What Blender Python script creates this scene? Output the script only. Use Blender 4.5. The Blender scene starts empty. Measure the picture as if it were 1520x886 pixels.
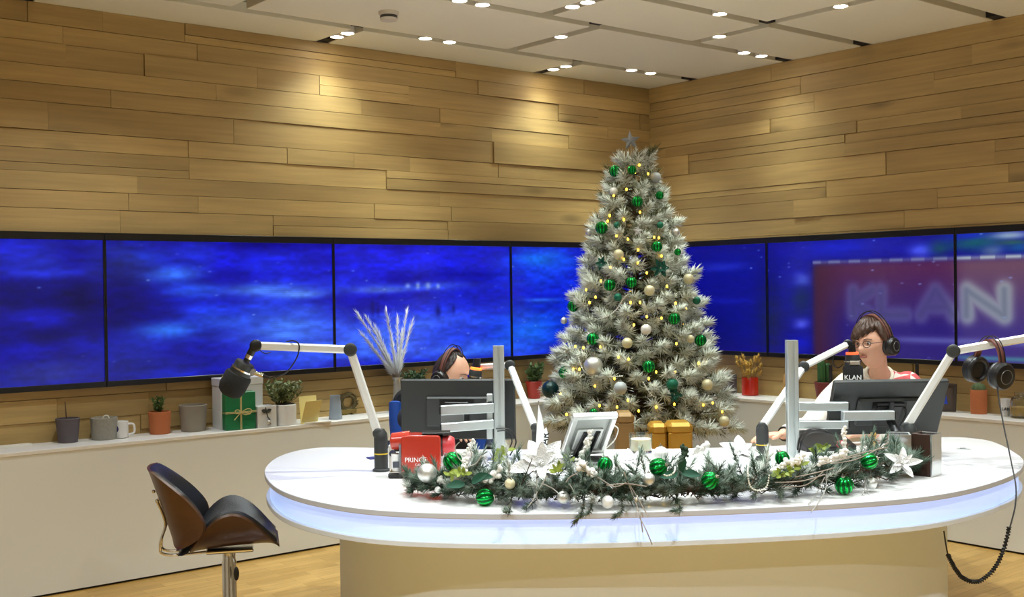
import bpy, math, random
import numpy as np
from mathutils import Matrix, Vector, Euler

random.seed(7)
rng = np.random.default_rng(11)
PI = math.pi
S = bpy.context.scene
COL = S.collection
V = Vector

# ------------------------------------------------------------------ camera geometry
F, IW, IH, EYE = 1693.0, 1520, 886, 1.5
PITCH, ROLL, YAW = math.radians(-0.547), math.radians(-0.777), math.radians(39.08)
_fw = V((0, math.cos(PITCH), math.sin(PITCH)))
_r0 = V((1, 0, 0)); _u0 = _r0.cross(_fw)
FW = _fw
RR = math.cos(ROLL) * _r0 + math.sin(ROLL) * _u0
UU = math.cos(ROLL) * _u0 - math.sin(ROLL) * _r0
CAMP = V((0, 0, EYE))

def ray(px, py):
    return FW + RR * ((px - IW / 2) / F) - UU * ((py - IH / 2) / F)

def at(px, py, z):
    """point at height z seen at that spot of the photograph"""
    d = ray(px, py); t = (z - EYE) / d.z
    return CAMP + d * t

def atv(px, py, v):
    """point at distance v in front of the camera"""
    d = ray(px, py); t = v / d.y
    return CAMP + d * t

ROOM = Matrix.Translation((1.0715, 8.7566, 0)) @ Matrix.Rotation(YAW, 4, 'Z')
ROOMI = ROOM.inverted()

def rp(x, y, z):
    return ROOM @ V((x, y, z))

def on_wall(px, py, wall):
    """(distance from the corner, height) on the left (0) or right (1) wall"""
    o = ROOMI @ CAMP; d = ROOMI.to_3x3() @ ray(px, py)
    if wall == 0:
        t = -o.y / d.y; p = o + d * t; return -p.x, p.z
    t = -o.x / d.x; p = o + d * t; return -p.y, p.z

# ------------------------------------------------------------------ materials
def lin(c):
    out = []
    for x in c[:3]:
        x = x / 255.0
        out.append(x / 12.92 if x <= 0.04045 else ((x + 0.055) / 1.055) ** 2.4)
    return tuple(out)

MATS = {}
def mat(name, col, rough=0.5, metal=0.0, var=0.06, bump=0.0, scale=30.0, emit=None, es=0.0, trans=0.0, coat=0.0, sheen=0.0, sub=0.0, alpha=1.0):
    if name in MATS:
        return MATS[name]
    m = bpy.data.materials.new(name); m.use_nodes = True
    nt = m.node_tree; b = nt.nodes['Principled BSDF']
    c = lin(col)
    b.inputs['Roughness'].default_value = rough
    b.inputs['Metallic'].default_value = metal
    b.inputs['Coat Weight'].default_value = coat
    b.inputs['Sheen Weight'].default_value = sheen
    b.inputs['Transmission Weight'].default_value = trans
    b.inputs['Subsurface Weight'].default_value = sub
    b.inputs['Subsurface Scale'].default_value = 0.01
    b.inputs['Alpha'].default_value = alpha
    tc = nt.nodes.new('ShaderNodeTexCoord')
    nz = nt.nodes.new('ShaderNodeTexNoise'); nz.inputs['Scale'].default_value = scale
    nz.inputs['Detail'].default_value = 3
    nt.links.new(tc.outputs['Object'], nz.inputs['Vector'])
    mx = nt.nodes.new('ShaderNodeMix'); mx.data_type = 'RGBA'
    mx.inputs[6].default_value = tuple(max(0, x * (1 - var)) for x in c) + (1,)
    mx.inputs[7].default_value = tuple(min(1, x * (1 + var)) for x in c) + (1,)
    nt.links.new(nz.outputs['Fac'], mx.inputs[0])
    nt.links.new(mx.outputs[2], b.inputs['Base Color'])
    if bump:
        bp = nt.nodes.new('ShaderNodeBump'); bp.inputs['Strength'].default_value = bump
        bp.inputs['Distance'].default_value = 0.01
        nt.links.new(nz.outputs['Fac'], bp.inputs['Height'])
        nt.links.new(bp.outputs['Normal'], b.inputs['Normal'])
    if emit is not None:
        b.inputs['Emission Color'].default_value = lin(emit) + (1,)
        b.inputs['Emission Strength'].default_value = es
    MATS[name] = m
    return m

def wood_mat(name, cols, gscale=(2.0, 2.0, 45.0), rough=0.55, island=True, knots=True):
    m = bpy.data.materials.new(name); m.use_nodes = True
    nt = m.node_tree; b = nt.nodes['Principled BSDF']; L = nt.links.new
    tc = nt.nodes.new('ShaderNodeTexCoord')
    geo = nt.nodes.new('ShaderNodeNewGeometry')
    ramp = nt.nodes.new('ShaderNodeValToRGB')
    e = ramp.color_ramp.elements
    n = len(cols)
    for i, c in enumerate(cols):
        p = i / (n - 1)
        if i == 0: el = e[0]; el.position = p
        elif i == n - 1: el = e[1]; el.position = 1.0
        else: el = e.new(p)
        el.color = lin(c) + (1,)
    if island:
        L(geo.outputs['Random Per Island'], ramp.inputs['Fac'])
    else:
        nz0 = nt.nodes.new('ShaderNodeTexNoise'); nz0.inputs['Scale'].default_value = 3
        L(tc.outputs['Object'], nz0.inputs['Vector']); L(nz0.outputs['Fac'], ramp.inputs['Fac'])
    # grain: noise stretched along the board, shifted from board to board
    mp = nt.nodes.new('ShaderNodeMapping'); mp.inputs['Scale'].default_value = gscale
    add = nt.nodes.new('ShaderNodeVectorMath'); add.operation = 'ADD'
    mul = nt.nodes.new('ShaderNodeMath'); mul.operation = 'MULTIPLY'; mul.inputs[1].default_value = 37.0
    L(geo.outputs['Random Per Island'], mul.inputs[0])
    L(tc.outputs['Object'], add.inputs[0]); L(mul.outputs[0], add.inputs[1])
    L(add.outputs[0], mp.inputs['Vector'])
    nz = nt.nodes.new('ShaderNodeTexNoise'); nz.inputs['Scale'].default_value = 1.0
    nz.inputs['Detail'].default_value = 5; nz.inputs['Roughness'].default_value = 0.6
    L(mp.outputs[0], nz.inputs['Vector'])
    gr = nt.nodes.new('ShaderNodeMapRange'); gr.inputs[1].default_value = 0.3; gr.inputs[2].default_value = 0.75
    gr.inputs[3].default_value = 0.84; gr.inputs[4].default_value = 1.1
    L(nz.outputs['Fac'], gr.inputs[0])
    mp2 = nt.nodes.new('ShaderNodeMapping'); mp2.inputs['Scale'].default_value = tuple(0.9 if g < 10 else 4.0 for g in gscale)
    nz2 = nt.nodes.new('ShaderNodeTexNoise'); nz2.inputs['Scale'].default_value = 1.0; nz2.inputs['Detail'].default_value = 2
    L(add.outputs[0], mp2.inputs['Vector']); L(mp2.outputs[0], nz2.inputs['Vector'])
    gr2 = nt.nodes.new('ShaderNodeMapRange'); gr2.inputs[1].default_value = 0.3; gr2.inputs[2].default_value = 0.7
    gr2.inputs[3].default_value = 0.82; gr2.inputs[4].default_value = 1.10
    L(nz2.outputs['Fac'], gr2.inputs[0])
    mm = nt.nodes.new('ShaderNodeMath'); mm.operation = 'MULTIPLY'
    L(gr.outputs[0], mm.inputs[0]); L(gr2.outputs[0], mm.inputs[1])
    fac = mm
    if knots:
        vo = nt.nodes.new('ShaderNodeTexVoronoi'); vo.inputs['Scale'].default_value = 1.0
        mp3 = nt.nodes.new('ShaderNodeMapping'); mp3.inputs['Scale'].default_value = tuple(1.1 if g < 10 else 3.6 for g in gscale)
        L(add.outputs[0], mp3.inputs['Vector']); L(mp3.outputs[0], vo.inputs['Vector'])
        kr = nt.nodes.new('ShaderNodeMapRange'); kr.inputs[1].default_value = 0.03; kr.inputs[2].default_value = 0.15
        kr.inputs[3].default_value = 0.55; kr.inputs[4].default_value = 1.0
        L(vo.outputs['Distance'], kr.inputs[0])
        m3 = nt.nodes.new('ShaderNodeMath'); m3.operation = 'MULTIPLY'
        L(mm.outputs[0], m3.inputs[0]); L(kr.outputs[0], m3.inputs[1]); fac = m3
    vm = nt.nodes.new('ShaderNodeVectorMath'); vm.operation = 'SCALE'
    L(ramp.outputs['Color'], vm.inputs[0]); L(fac.outputs[0], vm.inputs['Scale'])
    L(vm.outputs[0], b.inputs['Base Color'])
    b.inputs['Roughness'].default_value = rough
    bp = nt.nodes.new('ShaderNodeBump'); bp.inputs['Strength'].default_value = 0.15; bp.inputs['Distance'].default_value = 0.004
    L(nz.outputs['Fac'], bp.inputs['Height']); L(bp.outputs['Normal'], b.inputs['Normal'])
    return m

def attr_mat(name, strength=1.0):
    """a lit display: its picture is a colour attribute"""
    m = bpy.data.materials.new(name); m.use_nodes = True
    nt = m.node_tree; b = nt.nodes['Principled BSDF']
    a = nt.nodes.new('ShaderNodeVertexColor'); a.layer_name = 'picture'
    b.inputs['Base Color'].default_value = (0.004, 0.004, 0.006, 1)
    b.inputs['Roughness'].default_value = 0.22
    nt.links.new(a.outputs['Color'], b.inputs['Emission Color'])
    b.inputs['Emission Strength'].default_value = strength
    return m

# ------------------------------------------------------------------ mesh builder
def frame_of(d):
    d = V(d).normalized()
    a = V((0, 0, 1)) if abs(d.z) < 0.9 else V((1, 0, 0))
    x = a.cross(d).normalized(); y = d.cross(x)
    return x, y, d

def basis(o, x, y, z):
    m = Matrix.Identity(4)
    for i, c in enumerate((x, y, z)):
        c = V(c)
        m[0][i], m[1][i], m[2][i] = c.x, c.y, c.z
    m[0][3], m[1][3], m[2][3] = o[0], o[1], o[2]
    return m

class MB:
    def __init__(s, M=None):
        s.v = []; s.f = []; s.mi = []; s.M = M
    def add(s, vs, fs, mi=0, M=None):
        b = len(s.v)
        T = M if M is not None else s.M
        if T is not None: vs = [T @ V(p) for p in vs]
        s.v.extend([tuple(p) for p in vs])
        s.f.extend([tuple(b + i for i in f) for f in fs]); s.mi.extend([mi] * len(fs))
        return s
    def box(s, c, size, mi=0, M=None, taper=1.0, bev=0.0):
        x, y, z = size[0] / 2, size[1] / 2, size[2] / 2
        if bev > 0:
            bev = min(bev, x * .95, y * .95, z * .95)
            vs, fs = [], []
            def idx(sx, sy, sz, a): return ((sx > 0) * 4 + (sy > 0) * 2 + (sz > 0)) * 3 + a
            for sx in (-1, 1):
                for sy in (-1, 1):
                    for sz in (-1, 1):
                        vs += [(c[0] + sx * x, c[1] + sy * (y - bev), c[2] + sz * (z - bev)),
                               (c[0] + sx * (x - bev), c[1] + sy * y, c[2] + sz * (z - bev)),
                               (c[0] + sx * (x - bev), c[1] + sy * (y - bev), c[2] + sz * z)]
            def face(l, flip): fs.append(tuple(l if not flip else l[::-1]))
            for sg in (-1, 1):
                face([idx(sg, -1, -1, 0), idx(sg, 1, -1, 0), idx(sg, 1, 1, 0), idx(sg, -1, 1, 0)], sg < 0)
                face([idx(-1, sg, -1, 1), idx(-1, sg, 1, 1), idx(1, sg, 1, 1), idx(1, sg, -1, 1)], sg < 0)
                face([idx(-1, -1, sg, 2), idx(1, -1, sg, 2), idx(1, 1, sg, 2), idx(-1, 1, sg, 2)], sg < 0)
            for a in (-1, 1):
                for b2 in (-1, 1):
                    face([idx(a, b2, -1, 0), idx(a, b2, -1, 1), idx(a, b2, 1, 1), idx(a, b2, 1, 0)], a * b2 < 0)
                    face([idx(a, -1, b2, 0), idx(a, 1, b2, 0), idx(a, 1, b2, 2), idx(a, -1, b2, 2)], a * b2 < 0)
                    face([idx(-1, a, b2, 1), idx(-1, a, b2, 2), idx(1, a, b2, 2), idx(1, a, b2, 1)], a * b2 < 0)
            for sx in (-1, 1):
                for sy in (-1, 1):
                    for sz in (-1, 1):
                        face([idx(sx, sy, sz, 0), idx(sx, sy, sz, 1), idx(sx, sy, sz, 2)], sx * sy * sz < 0)
            return s.add(vs, fs, mi, M)
        vs = [(c[0] + a * x * (taper if k < 0 else 1), c[1] + b * y * (taper if k < 0 else 1), c[2] + k * z) for a in (-1, 1) for b in (-1, 1) for k in (-1, 1)]
        fs = [(0, 1, 3, 2), (4, 6, 7, 5), (0, 4, 5, 1), (2, 3, 7, 6), (0, 2, 6, 4), (1, 5, 7, 3)]
        return s.add(vs, fs, mi, M)
    def lathe(s, prof, o=(0, 0, 0), axis=(0, 0, 1), n=24, mi=0, M=None, rib=None):
        x, y, z = frame_of(axis) if tuple(axis) != (0, 0, 1) else (V((1, 0, 0)), V((0, 1, 0)), V((0, 0, 1)))
        o = V(o); vs, fs = [], []
        for r, h in prof:
            for i in range(n):
                a = 2 * PI * i / n
                k = r * (rib(a) if rib else 1)
                vs.append(o + x * (k * math.cos(a)) + y * (k * math.sin(a)) + z * h)
        for j in range(len(prof) - 1):
            for i in range(n):
                fs.append((j * n + i, j * n + (i + 1) % n, (j + 1) * n + (i + 1) % n, (j + 1) * n + i))
        fs.append(tuple(range(n))[::-1]); b = (len(prof) - 1) * n
        fs.append(tuple(range(b, b + n)))
        return s.add(vs, fs, mi, M)
    def cyl(s, a, b, r, r2=None, n=20, mi=0, M=None):
        a, b = V(a), V(b); L = (b - a).length
        return s.lathe([(r, 0), (r if r2 is None else r2, L)], a, tuple((b - a).normalized()), n, mi, M)
    def ball(s, c, r, n=16, m=10, mi=0, M=None, rib=None, axis=(0, 0, 1)):
        if isinstance(r, (int, float)): r = (r, r, r)
        x, y, z = (V((1, 0, 0)), V((0, 1, 0)), V((0, 0, 1))) if tuple(axis) == (0, 0, 1) else frame_of(axis)
        c = V(c); vs, fs = [c + z * r[2]], []
        for j in range(1, m):
            t = PI * j / m
            for i in range(n):
                a = 2 * PI * i / n; k = math.sin(t) * (rib(a) if rib else 1)
                vs.append(c + x * (r[0] * k * math.cos(a)) + y * (r[1] * k * math.sin(a)) + z * (r[2] * math.cos(t)))
        vs.append(c - z * r[2])
        for i in range(n):
            fs.append((0, 1 + i, 1 + (i + 1) % n))
            b = 1 + (m - 2) * n
            fs.append((len(vs) - 1, b + (i + 1) % n, b + i))
        for j in range(m - 2):
            for i in range(n):
                b = 1 + j * n
                fs.append((b + i, b + n + i, b + n + (i + 1) % n, b + (i + 1) % n))
        return s.add(vs, fs, mi, M)
    def tube(s, pts, r, n=8, mi=0, M=None, closed=False, flat=1.0):
        pts = [V(p) for p in pts]; k = len(pts)
        rs = r if hasattr(r, '__len__') else [r] * k
        tang = []
        for i in range(k):
            if closed: t = pts[(i + 1) % k] - pts[i - 1]
            else: t = pts[min(i + 1, k - 1)] - pts[max(i - 1, 0)]
            tang.append(t.normalized() if t.length > 1e-9 else V((0, 0, 1)))
        x, y, _ = frame_of(tang[0]); vs, fs = [], []
        for i in range(k):
            t = tang[i]; x = (x - t * x.dot(t)).normalized(); y = t.cross(x)
            for j in range(n):
                a = 2 * PI * j / n
                vs.append(pts[i] + x * (rs[i] * math.cos(a)) + y * (rs[i] * flat * math.sin(a)))
        for i in range(k if closed else k - 1):
            for j in range(n):
                a, b = i * n, ((i + 1) % k) * n
                fs.append((a + j, a + (j + 1) % n, b + (j + 1) % n, b + j))
        if not closed:
            fs.append(tuple(range(n))[::-1]); fs.append(tuple(range((k - 1) * n, k * n)))
        return s.add(vs, fs, mi, M)
    def prism(s, out, z0, z1, mi=0, M=None):
        n = len(out)
        vs = [(p[0], p[1], z0) for p in out] + [(p[0], p[1], z1) for p in out]
        fs = [(i, (i + 1) % n, n + (i + 1) % n, n + i) for i in range(n)]
        fs += [tuple(range(n))[::-1], tuple(range(n, 2 * n))]
        return s.add(vs, fs, mi, M)
    def shell(s, top, bot, mi=0, M=None):
        """closed sheet from two equal grids of points (rows of equal length)"""
        R, C = len(top), len(top[0])
        vs = [p for row in top for p in row] + [p for row in bot for p in row]
        o = R * C; fs = []
        for i in range(R - 1):
            for j in range(C - 1):
                a = i * C + j
                fs.append((a, a + 1, a + C + 1, a + C)); fs.append((o + a, o + a + C, o + a + C + 1, o + a + 1))
        for j in range(C - 1):
            fs.append((j, o + j, o + j + 1, j + 1)); a = (R - 1) * C + j
            fs.append((a, a + 1, o + a + 1, o + a))
        for i in range(R - 1):
            a = i * C
            fs.append((a, a + C, o + a + C, o + a)); a = i * C + C - 1
            fs.append((a, o + a, o + a + C, a + C))
        return s.add(vs, fs, mi, M)
    def leaf(s, base, d, nrm, L, Wd, curl=0.0, cup=0.2, rows=8, cols=5, th=0.0012, mi=0, wave=0.0):
        d = V(d).normalized(); nrm = V(nrm); nrm = (nrm - d * nrm.dot(d)).normalized(); sd = d.cross(nrm)
        top, bot = [], []
        for i in range(rows):
            t = i / (rows - 1)
            w = Wd / 2 * (math.sin(PI * min(1, t * 0.93 + 0.05)) ** 0.8) * (1.0 - 0.25 * t)
            if i == rows - 1: w = Wd * 0.015
            c = V(base) + d * (L * t * (1 - 0.25 * abs(curl) * t)) + nrm * (curl * L * t * t)
            row, rb = [], []
            for j in range(cols):
                q = 2 * j / (cols - 1) - 1
                p = c + sd * (w * q) + nrm * (cup * w * q * q + wave * w * math.sin(9 * t + 4 * q))
                row.append(p); rb.append(p - nrm * th)
            top.append(row); bot.append(rb)
        return s.shell(top, bot, mi)
    def build(s, name, m, parent=None, smooth=35, kind=None, label=None, M=None, bevel=0.0):
        T = (M.inverted() if M is not None else (wmat(parent).inverted() if parent else None))
        vs = s.v if T is None else [tuple(T @ V(p)) for p in s.v]
        me = bpy.data.meshes.new(name); me.from_pydata(vs, [], s.f); me.update()
        return finish(name, me, m, parent, smooth, kind, label, M, bevel, s.mi)

def finish(name, me, m, parent=None, smooth=35, kind=None, label=None, M=None, bevel=0.0, mi=None):
    ms = m if isinstance(m, (list, tuple)) else [m]
    for q in ms: me.materials.append(q)
    if mi is not None and len(ms) > 1: me.polygons.foreach_set('material_index', mi)
    if smooth:
        me.polygons.foreach_set('use_smooth', [True] * len(me.polygons))
        me.set_sharp_from_angle(angle=math.radians(smooth))
    o = bpy.data.objects.new(name, me); COL.objects.link(o)
    if parent is not None: o.parent = parent
    elif M is not None: o.matrix_basis = M
    if kind: o['kind'] = kind
    if label: o['label'] = label
    if bevel:
        b = o.modifiers.new('edge', 'BEVEL'); b.width = bevel; b.segments = 2; b.limit_method = 'ANGLE'; b.angle_limit = math.radians(40)
    return o

def wmat(o):
    m = Matrix.Identity(4)
    while o is not None:
        m = o.matrix_basis @ m; o = o.parent
    return m

def thing(name, label, cat, loc=(0, 0, 0), rotz=0.0, group=None):
    o = bpy.data.objects.new(name, None); COL.objects.link(o)
    o.empty_display_size = 0.05
    o.location = loc; o.rotation_euler = (0, 0, rotz)
    return tag(o, label, cat, group)

def tag(o, label, cat, group=None, kind=None):
    o['label'] = label; o['category'] = cat
    if group: o['group'] = group
    if kind: o['kind'] = kind
    return o

def struct(o):
    o['kind'] = 'structure'; return o

def copy_tree(o, parent=None):
    c = o.copy(); COL.objects.link(c)
    if parent is not None: c.parent = parent
    for ch in list(o.children): copy_tree(ch, c)
    return c

def mesh_text(name, text, size, m, parent, M, depth=0.001, bold=0.0):
    cu = bpy.data.curves.new(name, 'FONT'); cu.body = text; cu.size = size; cu.extrude = depth; cu.offset = bold
    cu.align_x = 'CENTER'; cu.align_y = 'CENTER'
    t = bpy.data.objects.new(name, cu); COL.objects.link(t)
    dg = bpy.context.evaluated_depsgraph_get()
    me = bpy.data.meshes.new_from_object(t.evaluated_get(dg))
    bpy.data.objects.remove(t); bpy.data.curves.remove(cu)
    me.transform((wmat(parent).inverted() if parent else Matrix.Identity(4)) @ M)
    me.materials.clear()
    return finish(name, me, m, parent, 0)

def remeshed(mb, voxel, smooth_it=4):
    """one continuous skin over everything in the builder"""
    me = bpy.data.meshes.new('t'); me.from_pydata(mb.v, [], mb.f); me.update()
    o = bpy.data.objects.new('t', me); COL.objects.link(o)
    r = o.modifiers.new('r', 'REMESH'); r.mode = 'VOXEL'; r.voxel_size = voxel
    s = o.modifiers.new('s', 'SMOOTH'); s.factor = 0.5; s.iterations = smooth_it
    dg = bpy.context.evaluated_depsgraph_get()
    out = bpy.data.meshes.new_from_object(o.evaluated_get(dg))
    bpy.data.objects.remove(o)
    return out

def body_obj(name, mb, voxel, m, parent, smooth_it=4, M=None):
    me = remeshed(mb, voxel, smooth_it)
    me.transform(wmat(parent).inverted())
    return finish(name, me, m, parent, 80)

def catmull(P, n=8, closed=False):
    P = [V(p) for p in P]; k = len(P); out = []
    for i in range(k if closed else k - 1):
        if closed: a, b, c, d = P[i - 1], P[i], P[(i + 1) % k], P[(i + 2) % k]
        else: a, b, c, d = P[max(i - 1, 0)], P[i], P[i + 1], P[min(i + 2, k - 1)]
        for j in range(n):
            t = j / n
            out.append(0.5 * ((2 * b) + (c - a) * t + (2 * a - 5 * b + 4 * c - d) * t * t + (3 * b - a - 3 * c + d) * t ** 3))
    if not closed: out.append(P[-1])
    return out

def clear_of(parts, zones):
    """push no needles through the ornaments that sit on the outside: zones are (centre, outward, radius)"""
    out = []
    for b, d, ln, w, k in parts:
        dn = d / np.linalg.norm(d, axis=1, keepdims=True); keep = np.ones(len(b), bool); tip = b + dn * ln[:, None]
        for c, o, r in zones:
            if np.abs(b[0] - c).max() > r + .35: continue
            for p in (b, tip, (b + tip) / 2):
                q = p - c; t = np.clip(q @ o, 0, .16); keep &= np.linalg.norm(q - t[:, None] * o, axis=1) > r
        if keep.any(): out.append((b[keep], d[keep], ln[keep], w[keep], k))
    return out

def needle_mesh(name, parts, mats, parent=None, kind=None):
    """parts: list of (base Nx3, direction Nx3, length N, width N, material index)"""
    vs, fs, mi, off = [], [], [], 0
    for base, d, ln, w, k in parts:
        N = len(base)
        d = d / np.linalg.norm(d, axis=1, keepdims=True)
        a = rng.normal(size=(N, 3)); x = np.cross(d, a); x /= np.linalg.norm(x, axis=1, keepdims=True)
        y = np.cross(d, x)
        q = np.empty((N, 4, 3))
        for j in range(3):
            t = 2 * PI * j / 3
            q[:, j] = base + x * (w * math.cos(t) * 0.5)[:, None] + y * (w * math.sin(t) * 0.5)[:, None]
        q[:, 3] = base + d * ln[:, None]
        vs.append(q.reshape(-1, 3))
        i0 = off + 4 * np.arange(N)[:, None]
        t = np.concatenate([i0 + np.array([[0, 1, 3]]), i0 + np.array([[1, 2, 3]]), i0 + np.array([[2, 0, 3]])], 1).reshape(-1, 3)
        fs.append(t); mi.append(np.full(len(t), k)); off += 4 * N
    v = np.concatenate(vs); f = np.concatenate(fs); mm = np.concatenate(mi)
    if parent is not None:
        T = np.array(wmat(parent).inverted()); v = v @ T[:3, :3].T + T[:3, 3]
    me = bpy.data.meshes.new(name)
    me.vertices.add(len(v)); me.vertices.foreach_set('co', v.ravel())
    me.loops.add(len(f) * 3); me.loops.foreach_set('vertex_index', f.ravel().astype(np.int32))
    me.polygons.add(len(f)); me.polygons.foreach_set('loop_start', (np.arange(len(f)) * 3).astype(np.int32))
    me.polygons.foreach_set('loop_total', np.full(len(f), 3, dtype=np.int32))
    for q in mats: me.materials.append(q)
    me.polygons.foreach_set('material_index', mm.astype(np.int32))
    me.update(calc_edges=True); me.validate()
    o = bpy.data.objects.new(name, me); COL.objects.link(o)
    if parent is not None: o.parent = parent
    if kind: o['kind'] = kind
    return o

def tuft(p, d, L, n, nl, nw, k, spread=(0.5, 1.1), droop=0.0):
    """needles round a twig from p along d"""
    p = np.array(p, float); d = np.array(d, float); d /= np.linalg.norm(d)
    a = np.array([0, 0, 1.0]) if abs(d[2]) < 0.9 else np.array([1.0, 0, 0])
    x = np.cross(a, d); x /= np.linalg.norm(x); y = np.cross(d, x)
    t = rng.random(n) ** 0.8; az = rng.random(n) * 2 * PI
    tilt = spread[1] + (spread[0] - spread[1]) * t + rng.normal(0, 0.12, n)
    tilt = np.where(t > 0.9, tilt * rng.random(n), tilt)
    dirs = d[None] * np.cos(tilt)[:, None] + (x[None] * np.cos(az)[:, None] + y[None] * np.sin(az)[:, None]) * np.sin(tilt)[:, None]
    dirs[:, 2] -= droop
    base = p[None] + d[None] * (t * L)[:, None]
    return base, dirs, nl * (0.75 + 0.4 * rng.random(n)), nw * (0.8 + 0.4 * rng.random(n)), k

# ------------------------------------------------------------------ shared materials
WOOD = wood_mat('oak_cladding', [(166, 138, 88), (182, 153, 98), (194, 166, 109), (176, 146, 92), (202, 176, 120), (160, 134, 88), (188, 159, 103)])
WALNUT = wood_mat('walnut_veneer', [(72, 44, 22), (94, 60, 32)], (9, 9, 26), 0.35, False, False)
WHITE_PAINT = mat('white_painted_board', (224, 224, 218), 0.55, var=0.02)
WHITE_GLOSS = mat('white_gloss_desk', (240, 240, 240), 0.25, var=0.01, coat=0.2)
CEIL = mat('ceiling_panel', (234, 231, 212), 0.7, var=0.015)
CHANNEL = mat('ceiling_channel_grey', (120, 118, 114), 0.5, var=0.03)
GAP_SHADE = mat('gap_shade_dark', (34, 30, 26), 0.7)  # dark colour standing for the shade inside gaps
BLACK = mat('black_plastic', (18, 18, 20), 0.4, var=0.1)
DARK = mat('charcoal_plastic', (44, 47, 47), 0.5, var=0.06)
BEZEL = mat('screen_bezel_black', (9, 9, 11), 0.35)
ALU = mat('brushed_aluminium', (198, 206, 208), 0.38, 0.75, var=0.03)
ALU_ARM = mat('satin_arm_profile', (226, 228, 226), 0.35, 0.25, var=0.02)
CHROME = mat('chrome', (214, 212, 208), 0.12, 1.0, var=0.02)
LEATHER = mat('black_leather', (30, 31, 35), 0.38, bump=0.15, scale=240)
CABLE = mat('black_cable', (16, 16, 17), 0.5)
SKIN = mat('skin', (214, 164, 138), 0.5, var=0.06, scale=14, sub=0.1)
GREEN_FOIL = mat('green_foil', (14, 178, 74), 0.16, 0.85, var=0.04)
GREEN_DEEP = mat('deep_green_foil', (4, 84, 36), 0.3, 0.7, var=0.04)
TEAL = mat('teal_matt_bauble', (22, 112, 88), 0.45, 0.3, var=0.05)
DARK_TEAL = mat('dark_teal_bauble', (16, 50, 52), 0.3, 0.3)
SILVER = mat('silver_bauble', (214, 216, 214), 0.42, 0.8, var=0.02)
PEARL = mat('pearl_white_bauble', (232, 232, 230), 0.35, 0.1, var=0.02)
CREAM = mat('champagne_bauble', (214, 206, 170), 0.42, 0.25, var=0.1, scale=90, bump=0.2)
GREYB = mat('grey_frosted_bauble', (176, 182, 186), 0.6, 0.2, var=0.08)
CAPM = mat('bauble_cap_metal', (180, 176, 164), 0.3, 0.9)
TERRA = mat('terracotta', (184, 106, 62), 0.75, bump=0.1, scale=60)
CONCRETE = mat('grey_concrete', (150, 148, 140), 0.85, var=0.12, bump=0.25, scale=70)
STONE = mat('beige_grey_stoneware', (140, 132, 120), 0.8, var=0.05)
PLUMGREY = mat('plum_grey_glaze', (92, 86, 94), 0.6)
CERAMIC = mat('white_ceramic', (228, 228, 228), 0.3)
LEAF = mat('leaf_green', (86, 112, 58), 0.6, var=0.25, scale=12)
LEAF_DARK = mat('leaf_dark', (58, 84, 44), 0.6, var=0.25, scale=14)
SOIL = mat('soil', (60, 44, 32), 0.95, bump=0.4, scale=200)
PAPER = mat('white_card', (236, 234, 228), 0.7)
RED_POT = mat('red_glazed_pot', (168, 44, 30), 0.35)
MAROON = mat('maroon_pot', (112, 34, 34), 0.5)
SILVER_GLITTER = mat('silver_glitter', (214, 216, 220), 0.4, 0.55, var=0.35, bump=0.5, scale=420)
WHITE_FLOCK = mat('white_flocking', (236, 234, 228), 0.9, var=0.06, bump=0.4, scale=300)
TWIG = mat('frosted_twig', (150, 140, 130), 0.8, var=0.25, scale=40)
INK = mat('black_ink', (20, 20, 22), 0.6)
WHITE_INK = mat('white_print', (240, 240, 240), 0.5)
GOLD_BOX = mat('gold_board', (186, 140, 52), 0.42, 0.35, var=0.05)
# ------------------------------------------------------------------ the room
H = 3.007; SH = 0.73; SD = 0.281
RX, RY = -8.6, -8.6

def rset(o):
    o.matrix_basis = ROOM; return o

def planks(length, along):
    """cladding of boards with uneven faces; x runs away from the corner"""
    mb = MB(); r = random.Random(5 + along)
    def P(x0, x1, z0, z1, d):
        if along == 0: mb.box((-(x0 + x1) / 2, (0.02 - d) / 2, (z0 + z1) / 2), (x1 - x0 - 0.0025, 0.02 + d, z1 - z0 - 0.0025))
        else: mb.box(((0.02 - d) / 2, -(x0 + x1) / 2, (z0 + z1) / 2), (0.02 + d, x1 - x0 - 0.0025, z1 - z0 - 0.0025))
    z = 0.70
    gap_z = 2.40 if along == 0 else 9
    while z < H - 0.01:
        h = r.choice([0.075, 0.095, 0.11, 0.12, 0.135, 0.145])
        if abs(z + h / 2 - gap_z) < 0.05: pass
        if H - z - h < 0.06: h = H - z
        x = -r.random() * 1.2
        while x < length:
            L = r.choice([0.45, 0.7, 0.9, 1.2, 1.5, 1.9, 2.3]) * r.uniform(0.85, 1.1)
            a, b = max(x, 0), min(x + L, length)
            if b - a > 0.02:
                if r.random() < 0.3 and h > 0.1:
                    q = r.uniform(0.35, 0.65) * h
                    P(a, b, z, z + q, r.uniform(0.0, 0.014)); P(a, b, z + q, z + h, r.uniform(0.0, 0.014))
                else:
                    P(a, b, z, z + h, r.uniform(0.0, 0.015))
            x += L
        z += h
    return mb

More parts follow.
